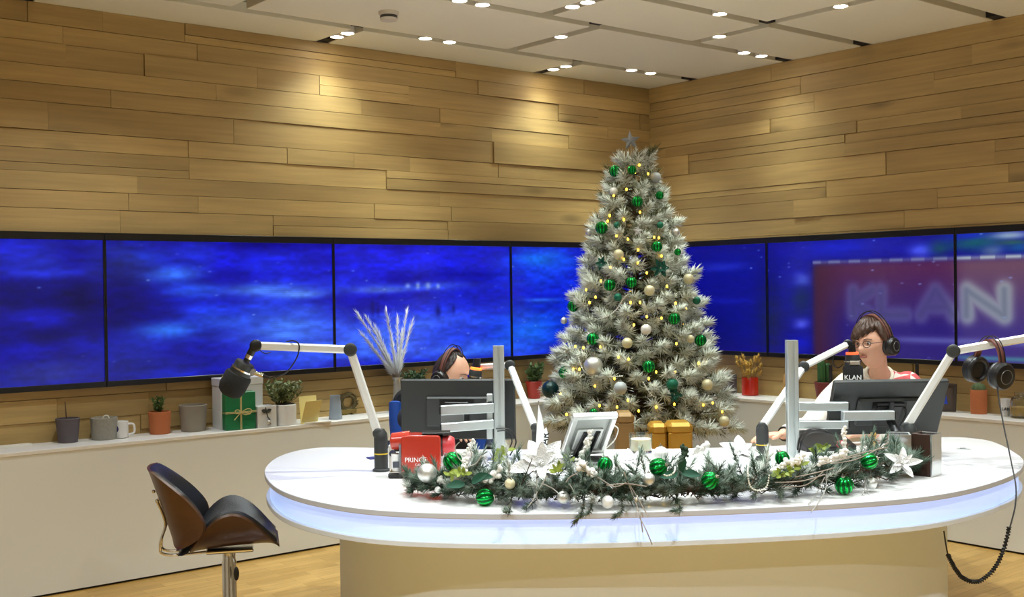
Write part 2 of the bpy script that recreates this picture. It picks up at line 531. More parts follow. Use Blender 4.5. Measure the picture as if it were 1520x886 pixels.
mb = planks(8.6, 0); n = len(mb.f)
mb.box((RX / 2, 0.09, H / 2), (-RX + 0.2, 0.12, H + 0.2), 1)
struct(rset(mb.build('wall_left', [WOOD, WHITE_PAINT], smooth=0)))
mb = planks(8.6, 1)
mb.box((0.09, RY / 2, H / 2), (0.12, -RY, H + 0.2), 1)
struct(rset(mb.build('wall_right', [WOOD, WHITE_PAINT], smooth=0)))
mb = MB(); mb.box((RX / 2, RY - 0.06, H / 2), (-RX + 0.3, 0.12, H + 0.2))
struct(rset(mb.build('wall_front', WHITE_PAINT, smooth=0)))
mb = MB(); mb.box((RX - 0.06, RY / 2, H / 2), (0.12, -RY + 0.1, H + 0.2))
struct(rset(mb.build('wall_rear', WHITE_PAINT, smooth=0)))

# parquet floor
def parquet():
    m = bpy.data.materials.new('oak_parquet'); m.use_nodes = True
    nt = m.node_tree; b = nt.nodes['Principled BSDF']; L = nt.links.new
    tc = nt.nodes.new('ShaderNodeTexCoord')
    br = nt.nodes.new('ShaderNodeTexBrick')
    br.inputs['Scale'].default_value = 1.0
    br.inputs['Mortar Size'].default_value = 0.0012
    br.inputs['Brick Width'].default_value = 0.34; br.inputs['Row Height'].default_value = 0.07
    br.inputs['Color1'].default_value = lin((180, 140, 72)) + (1,)
    br.inputs['Color2'].default_value = lin((204, 164, 94)) + (1,)
    br.inputs['Mortar'].default_value = lin((150, 108, 52)) + (1,)
    br.offset_frequency = 2; br.offset = 0.37
    L(tc.outputs['Object'], br.inputs['Vector'])
    mp = nt.nodes.new('ShaderNodeMapping'); mp.inputs['Scale'].default_value = (4, 40, 1)
    nz = nt.nodes.new('ShaderNodeTexNoise'); nz.inputs['Scale'].default_value = 1.0; nz.inputs['Detail'].default_value = 4
    L(tc.outputs['Object'], mp.inputs['Vector']); L(mp.outputs[0], nz.inputs['Vector'])
    mr = nt.nodes.new('ShaderNodeMapRange'); mr.inputs[1].default_value = 0.3; mr.inputs[2].default_value = 0.7
    mr.inputs[3].default_value = 0.86; mr.inputs[4].default_value = 1.1
    L(nz.outputs['Fac'], mr.inputs[0])
    sc = nt.nodes.new('ShaderNodeVectorMath'); sc.operation = 'SCALE'
    L(br.outputs['Color'], sc.inputs[0]); L(mr.outputs[0], sc.inputs['Scale']); L(sc.outputs[0], b.inputs['Base Color'])
    b.inputs['Roughness'].default_value = 0.38
    return m
mb = MB(); mb.box((RX / 2, RY / 2, -0.06), (-RX + 0.3, -RY + 0.3, 0.12))
struct(rset(mb.build('floor', parquet(), smooth=0)))

# ceiling of panels with open channels between them
LINES = [0.0, -0.46, -1.31, -1.92, -2.80, -3.62, -4.46, -5.30, -6.12, -6.96, -7.80, RY]
CROSS = [[-1.12, -2.85, -4.58, -6.3, -8.0], [-1.76, -3.63, -5.4, -7.2], [-0.98, -2.20, -4.0, -5.8, -7.6], [-1.02, -3.1, -4.9, -6.7],
         [-1.76, -3.63, -5.4, -7.2], [-0.98, -2.2, -4.0, -5.8, -7.6], [-1.12, -2.85, -4.58, -6.3], [-1.76, -3.63, -5.4, -7.2],
         [-0.98, -2.2, -4.0, -5.8, -7.6], [-1.02, -3.1, -4.9, -6.7], [-1.76, -3.63, -5.4, -7.2]]
CW = 0.085
mb = MB()
for i in range(len(LINES) - 1):
    y1 = LINES[i] - (CW / 2 if i else 0); y0 = LINES[i + 1] + (CW / 2 if i < len(LINES) - 2 else 0)
    xs = [0.0] + CROSS[i] + [RX]
    for j in range(len(xs) - 1):
        x1 = xs[j] - (CW / 2 if j else 0); x0 = xs[j + 1] + (CW / 2 if j < len(xs) - 2 else 0)
        mb.box(((x0 + x1) / 2, (y0 + y1) / 2, H + 0.03), (x1 - x0, y1 - y0, 0.06), 0, bev=0.002)
mb.box((RX / 2, RY / 2, H + 0.10), (-RX + 0.2, -RY + 0.2, 0.08), 1)
for i in range(1, len(LINES) - 1):
    mb.box((-0.05, LINES[i], H + 0.03), (0.09, CW * 0.95, 0.05), 2)  # dark blocks: the shade of deeper gaps, put into their colour
    for x in CROSS[i - 1]: mb.box((x, LINES[i] + 0.02, H + 0.035), (CW * 0.9, 0.06, 0.03), 2)
for x in CROSS[0]: mb.box((x, -0.05, H + 0.03), (CW * 0.95, 0.09, 0.05), 2)
struct(rset(mb.build('ceiling', [CEIL, CHANNEL, GAP_SHADE], smooth=0)))

# white boxed ledge running along both walls
def ledge(name, along):
    root = bpy.data.objects.new(name, None); COL.objects.link(root); root.matrix_basis = ROOM; struct(root)
    t = MB(); f = MB()
    if along == 0:
        t.box((RX / 2, -SD / 2, SH - 0.01), (-RX, SD, 0.02), bev=0.002); f.box((RX / 2 - SD / 2, -SD + 0.02, (SH - 0.02 + 0.012) / 2), (-RX - SD, 0.03, SH - 0.02 - 0.012))
    else:
        t.box((-SD / 2, RY / 2 - SD / 2, SH - 0.01), (SD, -RY - SD, 0.02), bev=0.002); f.box((-SD + 0.02, RY / 2 - SD / 2, (SH - 0.02 + 0.012) / 2), (0.03, -RY - SD, SH - 0.02 - 0.012))
    for n_, b_, m_ in (('ledge_top', t, mat('ledge_top_white', (236, 234, 230), 0.4, var=0.01)), ('front_panel', f, mat('ledge_front', (234, 237, 236), 0.55, var=0.012, scale=2))):
        o = b_.build(n_, m_, smooth=0); o.parent = root; o['kind'] = 'structure'
    g = MB()
    if along == 0: g.box((RX / 2 - SD / 2, -SD + 0.035, 0.006), (-RX - SD, 0.03, 0.012))
    else: g.box((-SD + 0.035, RY / 2 - SD / 2, 0.006), (0.03, -RY - SD, 0.012))
    o = g.build('shadow_gap', GAP_SHADE, smooth=0); o.parent = root; o['kind'] = 'structure'  # solid dark strip, shade of the floor gap put into its colour
ledge('trim_1', 0); ledge('trim_2', 1)

# ------------------------------------------------------------------ video wall
def smooth_noise(x, y, seed):
    r = np.random.default_rng(seed); g = r.random((64, 64))
    xi = np.floor(x).astype(int); yi = np.floor(y).astype(int); fx = x - xi; fy = y - yi
    fx = fx * fx * (3 - 2 * fx); fy = fy * fy * (3 - 2 * fy)
    a = g[xi % 64, yi % 64]; b = g[(xi + 1) % 64, yi % 64]; c = g[xi % 64, (yi + 1) % 64]; d = g[(xi + 1) % 64, (yi + 1) % 64]
    return (a * (1 - fx) + b * fx) * (1 - fy) + (c * (1 - fx) + d * fx) * fy

def to_wall(px, py, rx, ry, w):
    s0, z0 = on_wall(px, py, w); sa, _ = on_wall(px - rx, py, w); sb, _ = on_wall(px + rx, py, w)
    _, za = on_wall(px, py - ry, w); _, zb = on_wall(px, py + ry, w)
    return s0, z0, abs(sa - sb) / 2, abs(za - zb) / 2

LEFT_BLOBS = [(60, 395, 90, 30, (26, 44, 190), .9), (20, 372, 40, 16, (24, 40, 220), .7), (105, 385, 22, 40, (4, 6, 150), .8), (20, 445, 70, 34, (4, 6, 96), .9), (115, 450, 45, 45, (2, 3, 62), .85),
 (70, 405, 60, 8, (30, 50, 225), .8), (60, 470, 60, 12, (16, 26, 205), .8), (25, 520, 45, 16, (14, 22, 205), .8), (60, 500, 60, 10, (6, 8, 90), .7), (80, 552, 50, 22, (44, 54, 150), .7), (30, 560, 30, 16, (30, 34, 120), .6), (120, 510, 20, 14, (10, 16, 170), .6),
 (185, 395, 45, 34, (28, 40, 110), .85), (215, 380, 40, 10, (24, 60, 220), .6), (330, 380, 18, 50, (6, 10, 225), .7), (285, 375, 50, 18, (26, 50, 220), .7),
 (255, 408, 46, 14, (52, 110, 250), .85), (285, 432, 50, 12, (40, 96, 255), .8), (300, 458, 60, 14, (24, 60, 250), .75), (180, 450, 36, 50, (3, 4, 100), .85), (235, 470, 30, 14, (3, 5, 110), .7),
 (250, 490, 50, 12, (50, 130, 255), .85), (330, 476, 60, 14, (40, 100, 255), .75), (390, 430, 60, 10, (90, 150, 255), .8), (440, 436, 40, 7, (110, 170, 255), .7), (400, 395, 60, 22, (22, 46, 250), .8), (370, 460, 50, 8, (10, 30, 200), .6),
 (430, 490, 80, 40, (70, 128, 255), .9), (450, 530, 60, 20, (40, 84, 250), .8), (280, 540, 100, 10, (8, 12, 130), .75), (260, 555, 60, 8, (10, 40, 230), .7), (200, 540, 40, 26, (24, 30, 120), .6), (330, 520, 40, 12, (6, 12, 160), .6),
 (620, 385, 130, 22, (14, 24, 235), .8), (560, 430, 40, 5, (120, 160, 250), .8), (620, 425, 120, 8, (60, 100, 245), .6), (640, 446, 130, 10, (14, 20, 176), .8), (620, 482, 150, 26, (54, 94, 255), .95), (560, 512, 90, 24, (70, 122, 255), .9),
 (690, 500, 70, 14, (24, 44, 235), .6), (700, 518, 80, 18, (66, 118, 255), .9), (730, 440, 30, 30, (8, 14, 190), .6), (548, 456, 3.5, 13, (10, 14, 110), .9), (556, 458, 3, 11, (10, 14, 120), .8), (645, 461, 4, 10, (10, 14, 110), .9), (668, 458, 2.5, 7, (12, 16, 120), .8),
 (600, 424, 4, 4, (140, 170, 240), .8), (615, 424, 3, 5, (150, 180, 240), .8), (630, 424, 4, 5, (140, 170, 240), .8), (645, 425, 3, 4, (130, 160, 240), .8),
 (800, 385, 50, 18, (20, 120, 235), .85), (800, 412, 60, 20, (18, 70, 240), .7), (795, 450, 60, 8, (6, 20, 165), .8), (800, 445, 30, 3, (60, 130, 240), .6), (790, 490, 70, 36, (16, 96, 238), .9), (850, 470, 40, 60, (8, 50, 220), .7), (940, 420, 60, 90, (4, 8, 140), .9)]
RIGHT_BLOBS = [(1080, 460, 70, 110, (4, 6, 128), .9), (1040, 500, 60, 40, (3, 4, 84), .8), (1075, 396, 44, 7, (26, 40, 185), .7), (1085, 446, 60, 5, (16, 24, 170), .6), (1060, 480, 60, 8, (4, 5, 100), .6), (1148, 470, 22, 70, (16, 22, 70), .8),
 (1250, 368, 80, 13, (14, 24, 190), .9), (1330, 360, 60, 9, (12, 20, 150), .8), (1185, 400, 26, 40, (8, 10, 160), .6), (1196, 415, 14, 10, (70, 86, 205), .9), (1195, 480, 12, 8, (80, 90, 230), .9), (1195, 510, 14, 12, (12, 24, 200), .7), (1195, 445, 16, 22, (12, 34, 84), .8), (1372, 373, 20, 11, (64, 76, 225), .95), (1400, 370, 14, 14, (14, 60, 90), .8),
 (1450, 360, 50, 14, (10, 84, 100), .9), (1440, 350, 30, 6, (12, 40, 190), .8), (1505, 349, 30, 6, (170, 196, 205), .95), (1510, 360, 26, 4, (60, 110, 60), .7), (1480, 372, 18, 9, (86, 110, 150), .85), (1515, 368, 20, 8, (14, 100, 150), .7)]

def seg_dist(s, z, a, b):
    ax, az = a; bx, bz = b; dx, dz = bx - ax, bz - az
    t = np.clip(((s - ax) * dx + (z - az) * dz) / (dx * dx + dz * dz), 0, 1)
    return np.hypot(s - ax - t * dx, z - az - t * dz)

def picture(s, z, wall):
    c = np.zeros(s.shape + (3,)) + np.array([8, 14, 185.0] if wall == 0 else [6, 8, 135.0])
    if wall == 0:
        k = 1 / (1 + np.exp(-(s - 3.1) / 0.35)); c = c * (1 - k[..., None]) + np.array([5, 8, 138.]) * k[..., None]
    n = smooth_noise(s * 2.2 + 3, z * 9 + 5, 3 + wall); n2 = smooth_noise(s * 6, z * 30, 9 + wall)
    n3 = smooth_noise(s * 15, z * 46, 21 + wall); n4 = smooth_noise(s * 34, z * 70, 33 + wall); nn = (n3 - .5) * .8 + (n4 - .5) * .5
    if wall == 0: c += ((n - 0.5) * 0.5 + (n2 - 0.5) * 0.25)[..., None] * np.array([40, 80, 150.0])
    for px, py, rx, ry, col, w in (LEFT_BLOBS if wall == 0 else RIGHT_BLOBS):
        s0, z0, a, b = to_wall(px, py, rx, ry, wall)
        k = np.exp(-(((s - s0) / a) ** 2 + ((z - z0) / b) ** 2) * 1.1) * w
        k = np.clip(k * (0.75 + 0.5 * n2), 0, 1)
        c = c * (1 - k[..., None]) + np.array(col, float) * k[..., None]
    c = c * (1 + (.30 if wall == 0 else .12) * nn[..., None])
    if wall == 1:
        # a hanging board with big letters, seen at dusk
        s0, zt = on_wall(1212, 391, 1); k = 1 / (1 + np.exp(-(s - s0) / 0.012)) / (1 + np.exp((z - zt) / 0.010))
        t = np.clip((zt - z) / 0.62, 0, 1); e = np.clip((s - s0) / 0.25, 0, 1)
        far = 1 / (1 + np.exp(-(s - 2.53) / 0.03))
        up = np.array([84, 36, 70.]) * (1 - far[..., None]) + np.array([108, 74, 88.]) * far[..., None]
        lo = np.array([38, 24, 112.]) * (1 - far[..., None]) + np.array([60, 46, 120.]) * far[..., None]
        q = np.clip(t * 1.5, 0, 1)[..., None]
        bc = up * (1 - q) + lo * q
        bc = bc * e[..., None] + np.array([64, 26, 48.]) * (1 - e[..., None])
        c = c * (1 - k[..., None]) + bc * k[..., None]
        edge = np.exp(-((z - zt - 0.006) / 0.012) ** 2) * (s > s0) * (0.5 + 0.5 * (np.sin(s * 42) > -0.3))
        ec = np.array([120, 130, 165.]) * (1 - far[..., None]) + np.array([190, 205, 200.]) * far[..., None]
        c = c * (1 - edge[..., None] * .8) + ec * edge[..., None] * .8
        sl, zl = on_wall(1330, 503, 1)
        st = np.exp(-((z - zl) / 0.022) ** 2) / (1 + np.exp(-(s - sl) / 0.05)) * 0.55
        c = c * (1 - st[..., None]) + np.array([112, 120, 190.]) * st[..., None]
        st = np.exp(-((z - zl + 0.095) / 0.014) ** 2) * far * 0.7
        c = c * (1 - st[..., None]) + np.array([70, 140, 150.]) * st[..., None]
        zt, zb = on_wall(1340, 431, 1)[1], on_wall(1340, 467, 1)[1]
        X = lambda px: on_wall(px, 450, 1)[0]
        strokes = []
        a, b = X(1272), X(1300); m_ = (zt + zb) / 2
        strokes += [((a, zt), (a, zb)), ((a, m_), (b, zt)), ((a, m_), (b, zb))]
        a, b = X(1313), X(1350); strokes += [((a, zt), (a, zb)), ((a, zb), (b, zb))]
        a, b, c_ = X(1372), X(1394), X(1420); strokes += [((a, zb), (b, zt)), ((b, zt), (c_, zb)), ((X(1381), zb + .05), (X(1408), zb + .05))]
        a, b = X(1440), X(1496); strokes += [((a, zt), (a, zb)), ((a, zt), (b, zb)), ((b, zb), (b, zt))]
        d = np.min([seg_dist(s, z, p, q) for p, q in strokes], 0)
        glow = 1 / (1 + np.exp((d - 0.050) / 0.012)) * (.62 + .2 * far); core = 1 / (1 + np.exp((d - 0.018) / 0.008)) * .8
        gc = np.array([94, 96, 152.]) * (1 - far[..., None]) + np.array([160, 174, 174.]) * far[..., None]
        cc = np.array([60, 54, 108.]) * (1 - far[..., None]) + np.array([84, 92, 116.]) * far[..., None]
        c = c * (1 - glow[..., None]) + gc * glow[..., None]
        c = c * (1 - core[..., None] * .85) + cc * core[..., None] * .85
    r = np.random.default_rng(40 + wall)
    for _ in range(70):
        s0, z0 = r.uniform(0.1, 5.4), r.uniform(1.04, 1.8)
        k = np.exp(-(((s - s0) / 0.010) ** 2 + ((z - z0) / 0.0045) ** 2)) * r.uniform(0.2, 0.7)
        c = c * (1 - k[..., None]) + np.array([140, 175, 250.]) * k[..., None]
    if wall == 0:
        bright = np.clip((c[..., 1] - 60) / 100, 0, 1)
        c *= 1 - 0.10 * bright[..., None] * (np.sin(z * 520) > 0)[..., None]
    return np.clip(c, 0, 255)

SCREEN = attr_mat('lit_display', 0.9)
ZT, ZB = 1.821, 1.000
def screen(wall, s0, s1, label):
    root = thing('video_screen', label, 'screen', group='screens of the video wall')
    root.matrix_basis = ROOM
    def B(mb, a0, a1, d0, d1, z0, z1, bev=0.0):
        if wall == 0: mb.box((-(a0 + a1) / 2, -(d0 + d1) / 2, (z0 + z1) / 2), (a1 - a0, d1 - d0, z1 - z0), bev=bev)
        else: mb.box((-(d0 + d1) / 2, -(a0 + a1) / 2, (z0 + z1) / 2), (d1 - d0, a1 - a0, z1 - z0), bev=bev)
    side, top, bot = 0.0085, 0.040, 0.030
    fr = MB()
    B(fr, s0 + .001, s1 - .001, 0.016, 0.046, ZB, ZB + bot, .002); B(fr, s0 + .001, s1 - .001, 0.016, 0.048, ZT - top, ZT, .002)
    B(fr, s0 + .001, s0 + side, 0.016, 0.046, ZB + bot, ZT - top); B(fr, s1 - side, s1 - .001, 0.016, 0.046, ZB + bot, ZT - top)
    o = fr.build('bezel', BEZEL, smooth=0); o.parent = root
    nx, ny = 260, 150
    ss = np.linspace(s0 + side, s1 - side, nx); zz = np.linspace(ZB + bot, ZT - top, ny)
    Sg, Zg = np.meshgrid(ss, zz, indexing='ij')
    c = picture(Sg, Zg, wall) / 255
    c = np.where(c <= 0.04045, c / 12.92, ((c + 0.055) / 1.055) ** 2.4)
    d = np.full(Sg.shape, 0.040)
    P = np.stack([-Sg, -d, Zg], -1) if wall == 0 else np.stack([-d, -Sg, Zg], -1)
    me = bpy.data.meshes.new('display')
    idx = np.arange(nx * ny).reshape(nx, ny)
    q = np.stack([idx[:-1, :-1], idx[1:, :-1], idx[1:, 1:], idx[:-1, 1:]], -1).reshape(-1, 4)
    if wall == 0: q = q[:, ::-1]
    me.from_pydata(P.reshape(-1, 3).tolist(), [], q.tolist()); me.update()
    at_ = me.color_attributes.new('picture', 'FLOAT_COLOR', 'POINT')
    rgba = np.concatenate([c.reshape(-1, 3), np.ones((nx * ny, 1))], 1)
    at_.data.foreach_set('color', rgba.ravel().astype(np.float32))
    me.materials.append(SCREEN)
    o = bpy.data.objects.new('display', me); COL.objects.link(o); o.parent = root
W_ = 1.3915; O_ = 0.030
screen(0, O_, O_ + W_, 'blue screen on the left wall nearest the corner, half behind the Christmas tree')
screen(0, O_ + W_, O_ + 2 * W_, 'blue snowy plain screen on the left wall above the silver reeds')
screen(0, O_ + 2 * W_, O_ + 3 * W_, 'blue streaky screen on the left wall above the green gift and terracotta pot')
screen(0, O_ + 3 * W_, O_ + 4 * W_, 'dark blue screen cut by the left edge of the picture')
screen(1, 0.06, 1.137, 'dark navy screen on the right wall beside the tree, behind the upright post')
screen(1, 1.137, 1.137 + W_, 'screen behind the seated presenter showing purple board with the letters KLA')
screen(1, 1.137 + W_, 1.137 + 2 * W_, 'screen with teal top and pale letter N at the right edge')

# ------------------------------------------------------------------ ceiling spotlights
LAMP_GLASS = mat('lit_lamp_lens', (255, 250, 240), 0.3, emit=(255, 246, 228), es=40.0)
RIM = mat('lamp_rim_white', (232, 228, 220), 0.4)
proto_lamp = None
def spot(name, x, y, energy, angle, col, blend=0.9, z=H - 0.012, tilt=None, rad=0.03):
    l = bpy.data.lights.new(name, 'SPOT'); l.energy = energy; l.spot_size = math.radians(angle); l.spot_blend = blend
    l.color = col; l.shadow_soft_size = rad
    o = bpy.data.objects.new(name, l); COL.objects.link(o)
    o.matrix_basis = ROOM @ Matrix.Translation((x, y, z)) @ (Matrix.Rotation(tilt[1], 4, tilt[0]) if tilt else Matrix.Identity(4))
    return o
WARM = (1.0, 0.97, 0.76); NEUT = (0.9, 1.0, 0.92)
E_WALL, E_DOWN, E_DESK = 28, 34, 60
LAMPS = [
 (-2.85, -0.19, 0, E_WALL * .35, 120, 'ceiling spotlight nearest the wall in the short channel above the left wall glow', None),
 (-2.85, -0.31, 0, E_WALL, 124, 'second ceiling spotlight from the wall in the short channel above the left wall glow', None),
 (-1.12, -0.17, 0, E_WALL * .3, 120, 'ceiling spotlight nearest the wall in the short channel left of the corner', None),
 (-1.12, -0.30, 0, E_WALL * .8, 124, 'second ceiling spotlight from the wall in the short channel left of the corner', None),
 (-2.40, -0.46, 1, E_DOWN, 80, 'left spotlight of the pair in the long ceiling channel nearest the left wall', None),
 (-2.22, -0.46, 1, E_DOWN, 80, 'right spotlight of the pair in the long ceiling channel nearest the left wall', None),
 (-0.65, -0.46, 1, E_DOWN, 80, 'left spotlight of the pair in the ceiling just before the room corner', None),
 (-0.46, -0.46, 1, E_DOWN, 80, 'ceiling spotlight closest of all to the room corner', None),
 (-2.77, -1.31, 1, E_DOWN, 80, 'ceiling spotlight cut by the top edge, left of its pair', None),
 (-2.62, -1.31, 1, E_DOWN, 80, 'right spotlight of the pair at the top edge of the picture', None),
 (-0.47, -1.31, 1, E_DOWN, 80, 'left spotlight of the pair in the channel that ends at the right wall', None),
 (-0.29, -1.31, 1, E_WALL * .7, 116, 'ceiling spotlight nearest the right wall', None),
 (-1.42, -1.92, 1, E_DOWN, 80, 'single spotlight in the ceiling channel left of the crossing', None),
 (-1.76, -0.97, 0, E_DOWN, 80, 'single spotlight in the short channel in the middle of the ceiling', None),
 (-2.20, -1.56, 0, E_DOWN, 80, 'lower spotlight of the pair at the top middle of the ceiling', None),
 (-2.20, -1.68, 0, E_DOWN, 80, 'upper spotlight of the pair at the top middle of the ceiling', None),
 (-0.98, -1.54, 0, E_DOWN, 80, 'single spotlight in the short channel just below the channel crossing', None),
 (-1.02, -2.43, 0, E_DOWN, 80, 'single spotlight in the channel above the channel crossing at the top right', None)]
for x, y, ax, en, ang, label, _ in LAMPS:
    if proto_lamp is None:
        r = thing('ceiling_spotlight', label, 'spotlight', rp(x, y, H), group='spotlights in the ceiling channels')
        proto_lamp = r
        c = rp(x, y, H)
        mb = MB(); mb.lathe([(0.036, 0.05), (0.041, 0.05), (0.043, 0.002), (0.041, -0.002), (0.036, 0.0), (0.034, 0.012)], c, n=28)
        mb.build('rim', RIM, r)
        mb = MB(); mb.lathe([(0.001, 0.008), (0.034, 0.008), (0.034, 0.002), (0.02, -0.004), (0.001, -0.006)], c, n=28)
        mb.build('lens', LAMP_GLASS, r)
    else:
        r = copy_tree(proto_lamp); r.location = rp(x, y, H); r['label'] = label
    spot('spotlight_beam', x, y, en, ang, WARM if en > 50 else NEUT)
# lamps further forward, above and in front of the desk (outside the picture)
for u, v, e, ang in [(-.5, 4.7, 105, 78), (.35, 4.35, 125, 78), (1.25, 4.4, 125, 78), (1.9, 4.9, 105, 78), (.3, 5.3, 80, 78), (1.2, 5.3, 80, 78),
                (-1.7, 5.2, 62, 130), (-2.0, 2.8, 48, 130), (0.6, 2.2, 175, 130), (2.8, 3.0, 130, 130), (-1.0, 1.6, 165, 130), (1.6, 1.0, 165, 130), (3.3, 5.4, 70, 130), (-1.2, 2.8, 95, 130)]:
    p = ROOMI @ V((u, v, 0))
    if p.x > -0.2 or p.y > -0.2 or p.x < RX + .2 or p.y < RY + .2: continue
    spot('spotlight_beam', p.x, p.y, e, ang, (0.92, 1.0, 1.0), 0.8)

# smoke detector
p = rp(-2.94, -0.89, H)
r = thing('smoke_detector', 'small white round smoke detector on the ceiling panel left of the lights', 'detector', p)
mb = MB(); mb.lathe([(0.03, 0.0), (0.055, 0.0), (0.055, -0.012), (0.05, -0.02), (0.02, -0.022)], p, n=32); mb.build('base', mat('detector_white', (206, 200, 188), 0.5), r)
mb = MB(); mb.lathe([(0.046, -0.02), (0.048, -0.034), (0.046, -0.036), (0.03, -0.036)], p, n=32); mb.build('sensor_ring', mat('sensor_dark', (60, 58, 54), 0.5), r)
mb = MB(); mb.lathe([(0.047, -0.035), (0.044, -0.048), (0.02, -0.052)], p, n=32); mb.build('cap', mat('detector_white', (206, 200, 188), 0.5), r)

# camera
cd = bpy.data.cameras.new('camera'); cam = bpy.data.objects.new('camera', cd); COL.objects.link(cam)
cd.sensor_width = 36; cd.lens = F / IW * 36; cd.clip_start = 0.05
cam.matrix_basis = basis(CAMP, RR, UU, -FW)
S.camera = cam
wd = bpy.data.worlds.new('world'); S.world = wd; wd.use_nodes = True
wd.node_tree.nodes['Background'].inputs[0].default_value = (0.5, 0.48, 0.44, 1); wd.node_tree.nodes['Background'].inputs[1].default_value = 0.1
S.view_settings.view_transform = 'Standard'; S.view_settings.look = 'None'; S.view_settings.gamma = 1; S.view_settings.use_curve_mapping = False
S.view_settings.exposure = 0.2
# ------------------------------------------------------------------ the desk
DZ = 0.74
OUT = [(-1.042, 4.749), (-1.085, 5.10), (-1.052, 5.36), (-0.951, 5.50), (-0.80, 5.50), (-0.45, 5.42), (0.1, 5.34), (0.87, 5.311), (1.5, 5.42), (1.95, 5.545), (2.15, 5.575), (2.255, 5.47),
       (2.262, 5.30), (2.216, 5.034), (2.166, 4.846), (2.076, 4.651), (1.95, 4.46), (1.74, 4.24), (1.511, 4.07), (1.25, 3.965), (0.863, 3.882), (0.40, 3.83), (-0.05, 3.832), (-0.44, 3.912), (-0.70, 4.09), (-0.90, 4.36)]
OUT = OUT[::-1]
DOUT = [(p.x, p.y) for p in catmull([(x, y, 0) for x, y in OUT], 8, True)]
cx0, cy0 = 0.6, 4.66
def inset(f, dx=0, dy=0): return [(cx0 + (x - cx0) * f + dx, cy0 + (y - cy0) * f + dy) for x, y in DOUT]
def inset_abs(d):
    n = len(DOUT); out = []
    for i in range(n):
        a, b = V(DOUT[i - 1] + (0,)), V(DOUT[(i + 1) % n] + (0,)); t = (b - a).normalized(); nn = V((-t.y, t.x, 0))
        c = V((cx0, cy0, 0)) - V(DOUT[i] + (0,))
        if nn.dot(c) < 0: nn = -nn
        out.append((DOUT[i][0] + nn.x * d, DOUT[i][1] + nn.y * d))
    return out
desk = thing('studio_desk', 'large white oval studio desk with a glowing blue-white band round its rim', 'desk', (0.6, 4.66, 0))
mb = MB(); mb.prism(DOUT, 0.719, DZ); mb.mi = [1] * len(DOUT) + [0, 0]; mb.build('desktop', [WHITE_GLOSS, mat('edge_band_grey', (184, 188, 198), .4, var=.01)], desk, 30, bevel=0.003)
LIT = mat('lit_acrylic_band', (206, 214, 236), 0.3, var=0.0, emit=(150, 188, 255), es=0.68)
mb = MB(); mb.prism(inset_abs(0.022), 0.637, 0.719); mb.build('light_band', LIT, desk, 30)
mb = MB(); mb.prism(inset_abs(0.006), 0.618, 0.637); mb.build('lower_rim', mat('rim_white', (206, 212, 220), 0.4), desk, 30, bevel=0.002)
mb = MB(); mb.prism(inset(0.795, -0.02), 0.0, 0.618); mb.build('base', mat('desk_base_white', (226, 233, 238), 0.5, var=0.01, scale=2), desk, 30)
SEAM = mat('panel_seam', (150, 152, 156), 0.6)
for a, b in (((408, 712.7), (557, 703)), ((1401, 690), (1506, 700.5)), ((1401, 684), (1452, 692))):
    p, q = at(*a, DZ), at(*b, DZ); d = (q - p).normalized(); n_ = V((-d.y, d.x, 0))
    mb = MB(basis((p + q) / 2, d, n_, (0, 0, 1))); mb.box((0, 0, 0.0002), ((q - p).length, 0.004, 0.0006)); mb.build('seam', SEAM, desk, 0)
p = at(1430, 667, DZ)
gp = thing('cable_grommet', 'small grey round cable cover on the empty right end of the desk', 'grommet', p)
mb = MB(); mb.lathe([(0.001, 0.004), (0.024, 0.004), (0.03, 0.002), (0.031, 0.0)][::-1], p, n=28); mb.build('cover', mat('grommet_grey', (170, 172, 172), 0.4), gp)
mb = MB(); mb.box((p.x, p.y + .008, p.z + .0045), (0.024, 0.008, 0.002)); mb.build('slot', DARK, gp, 0)

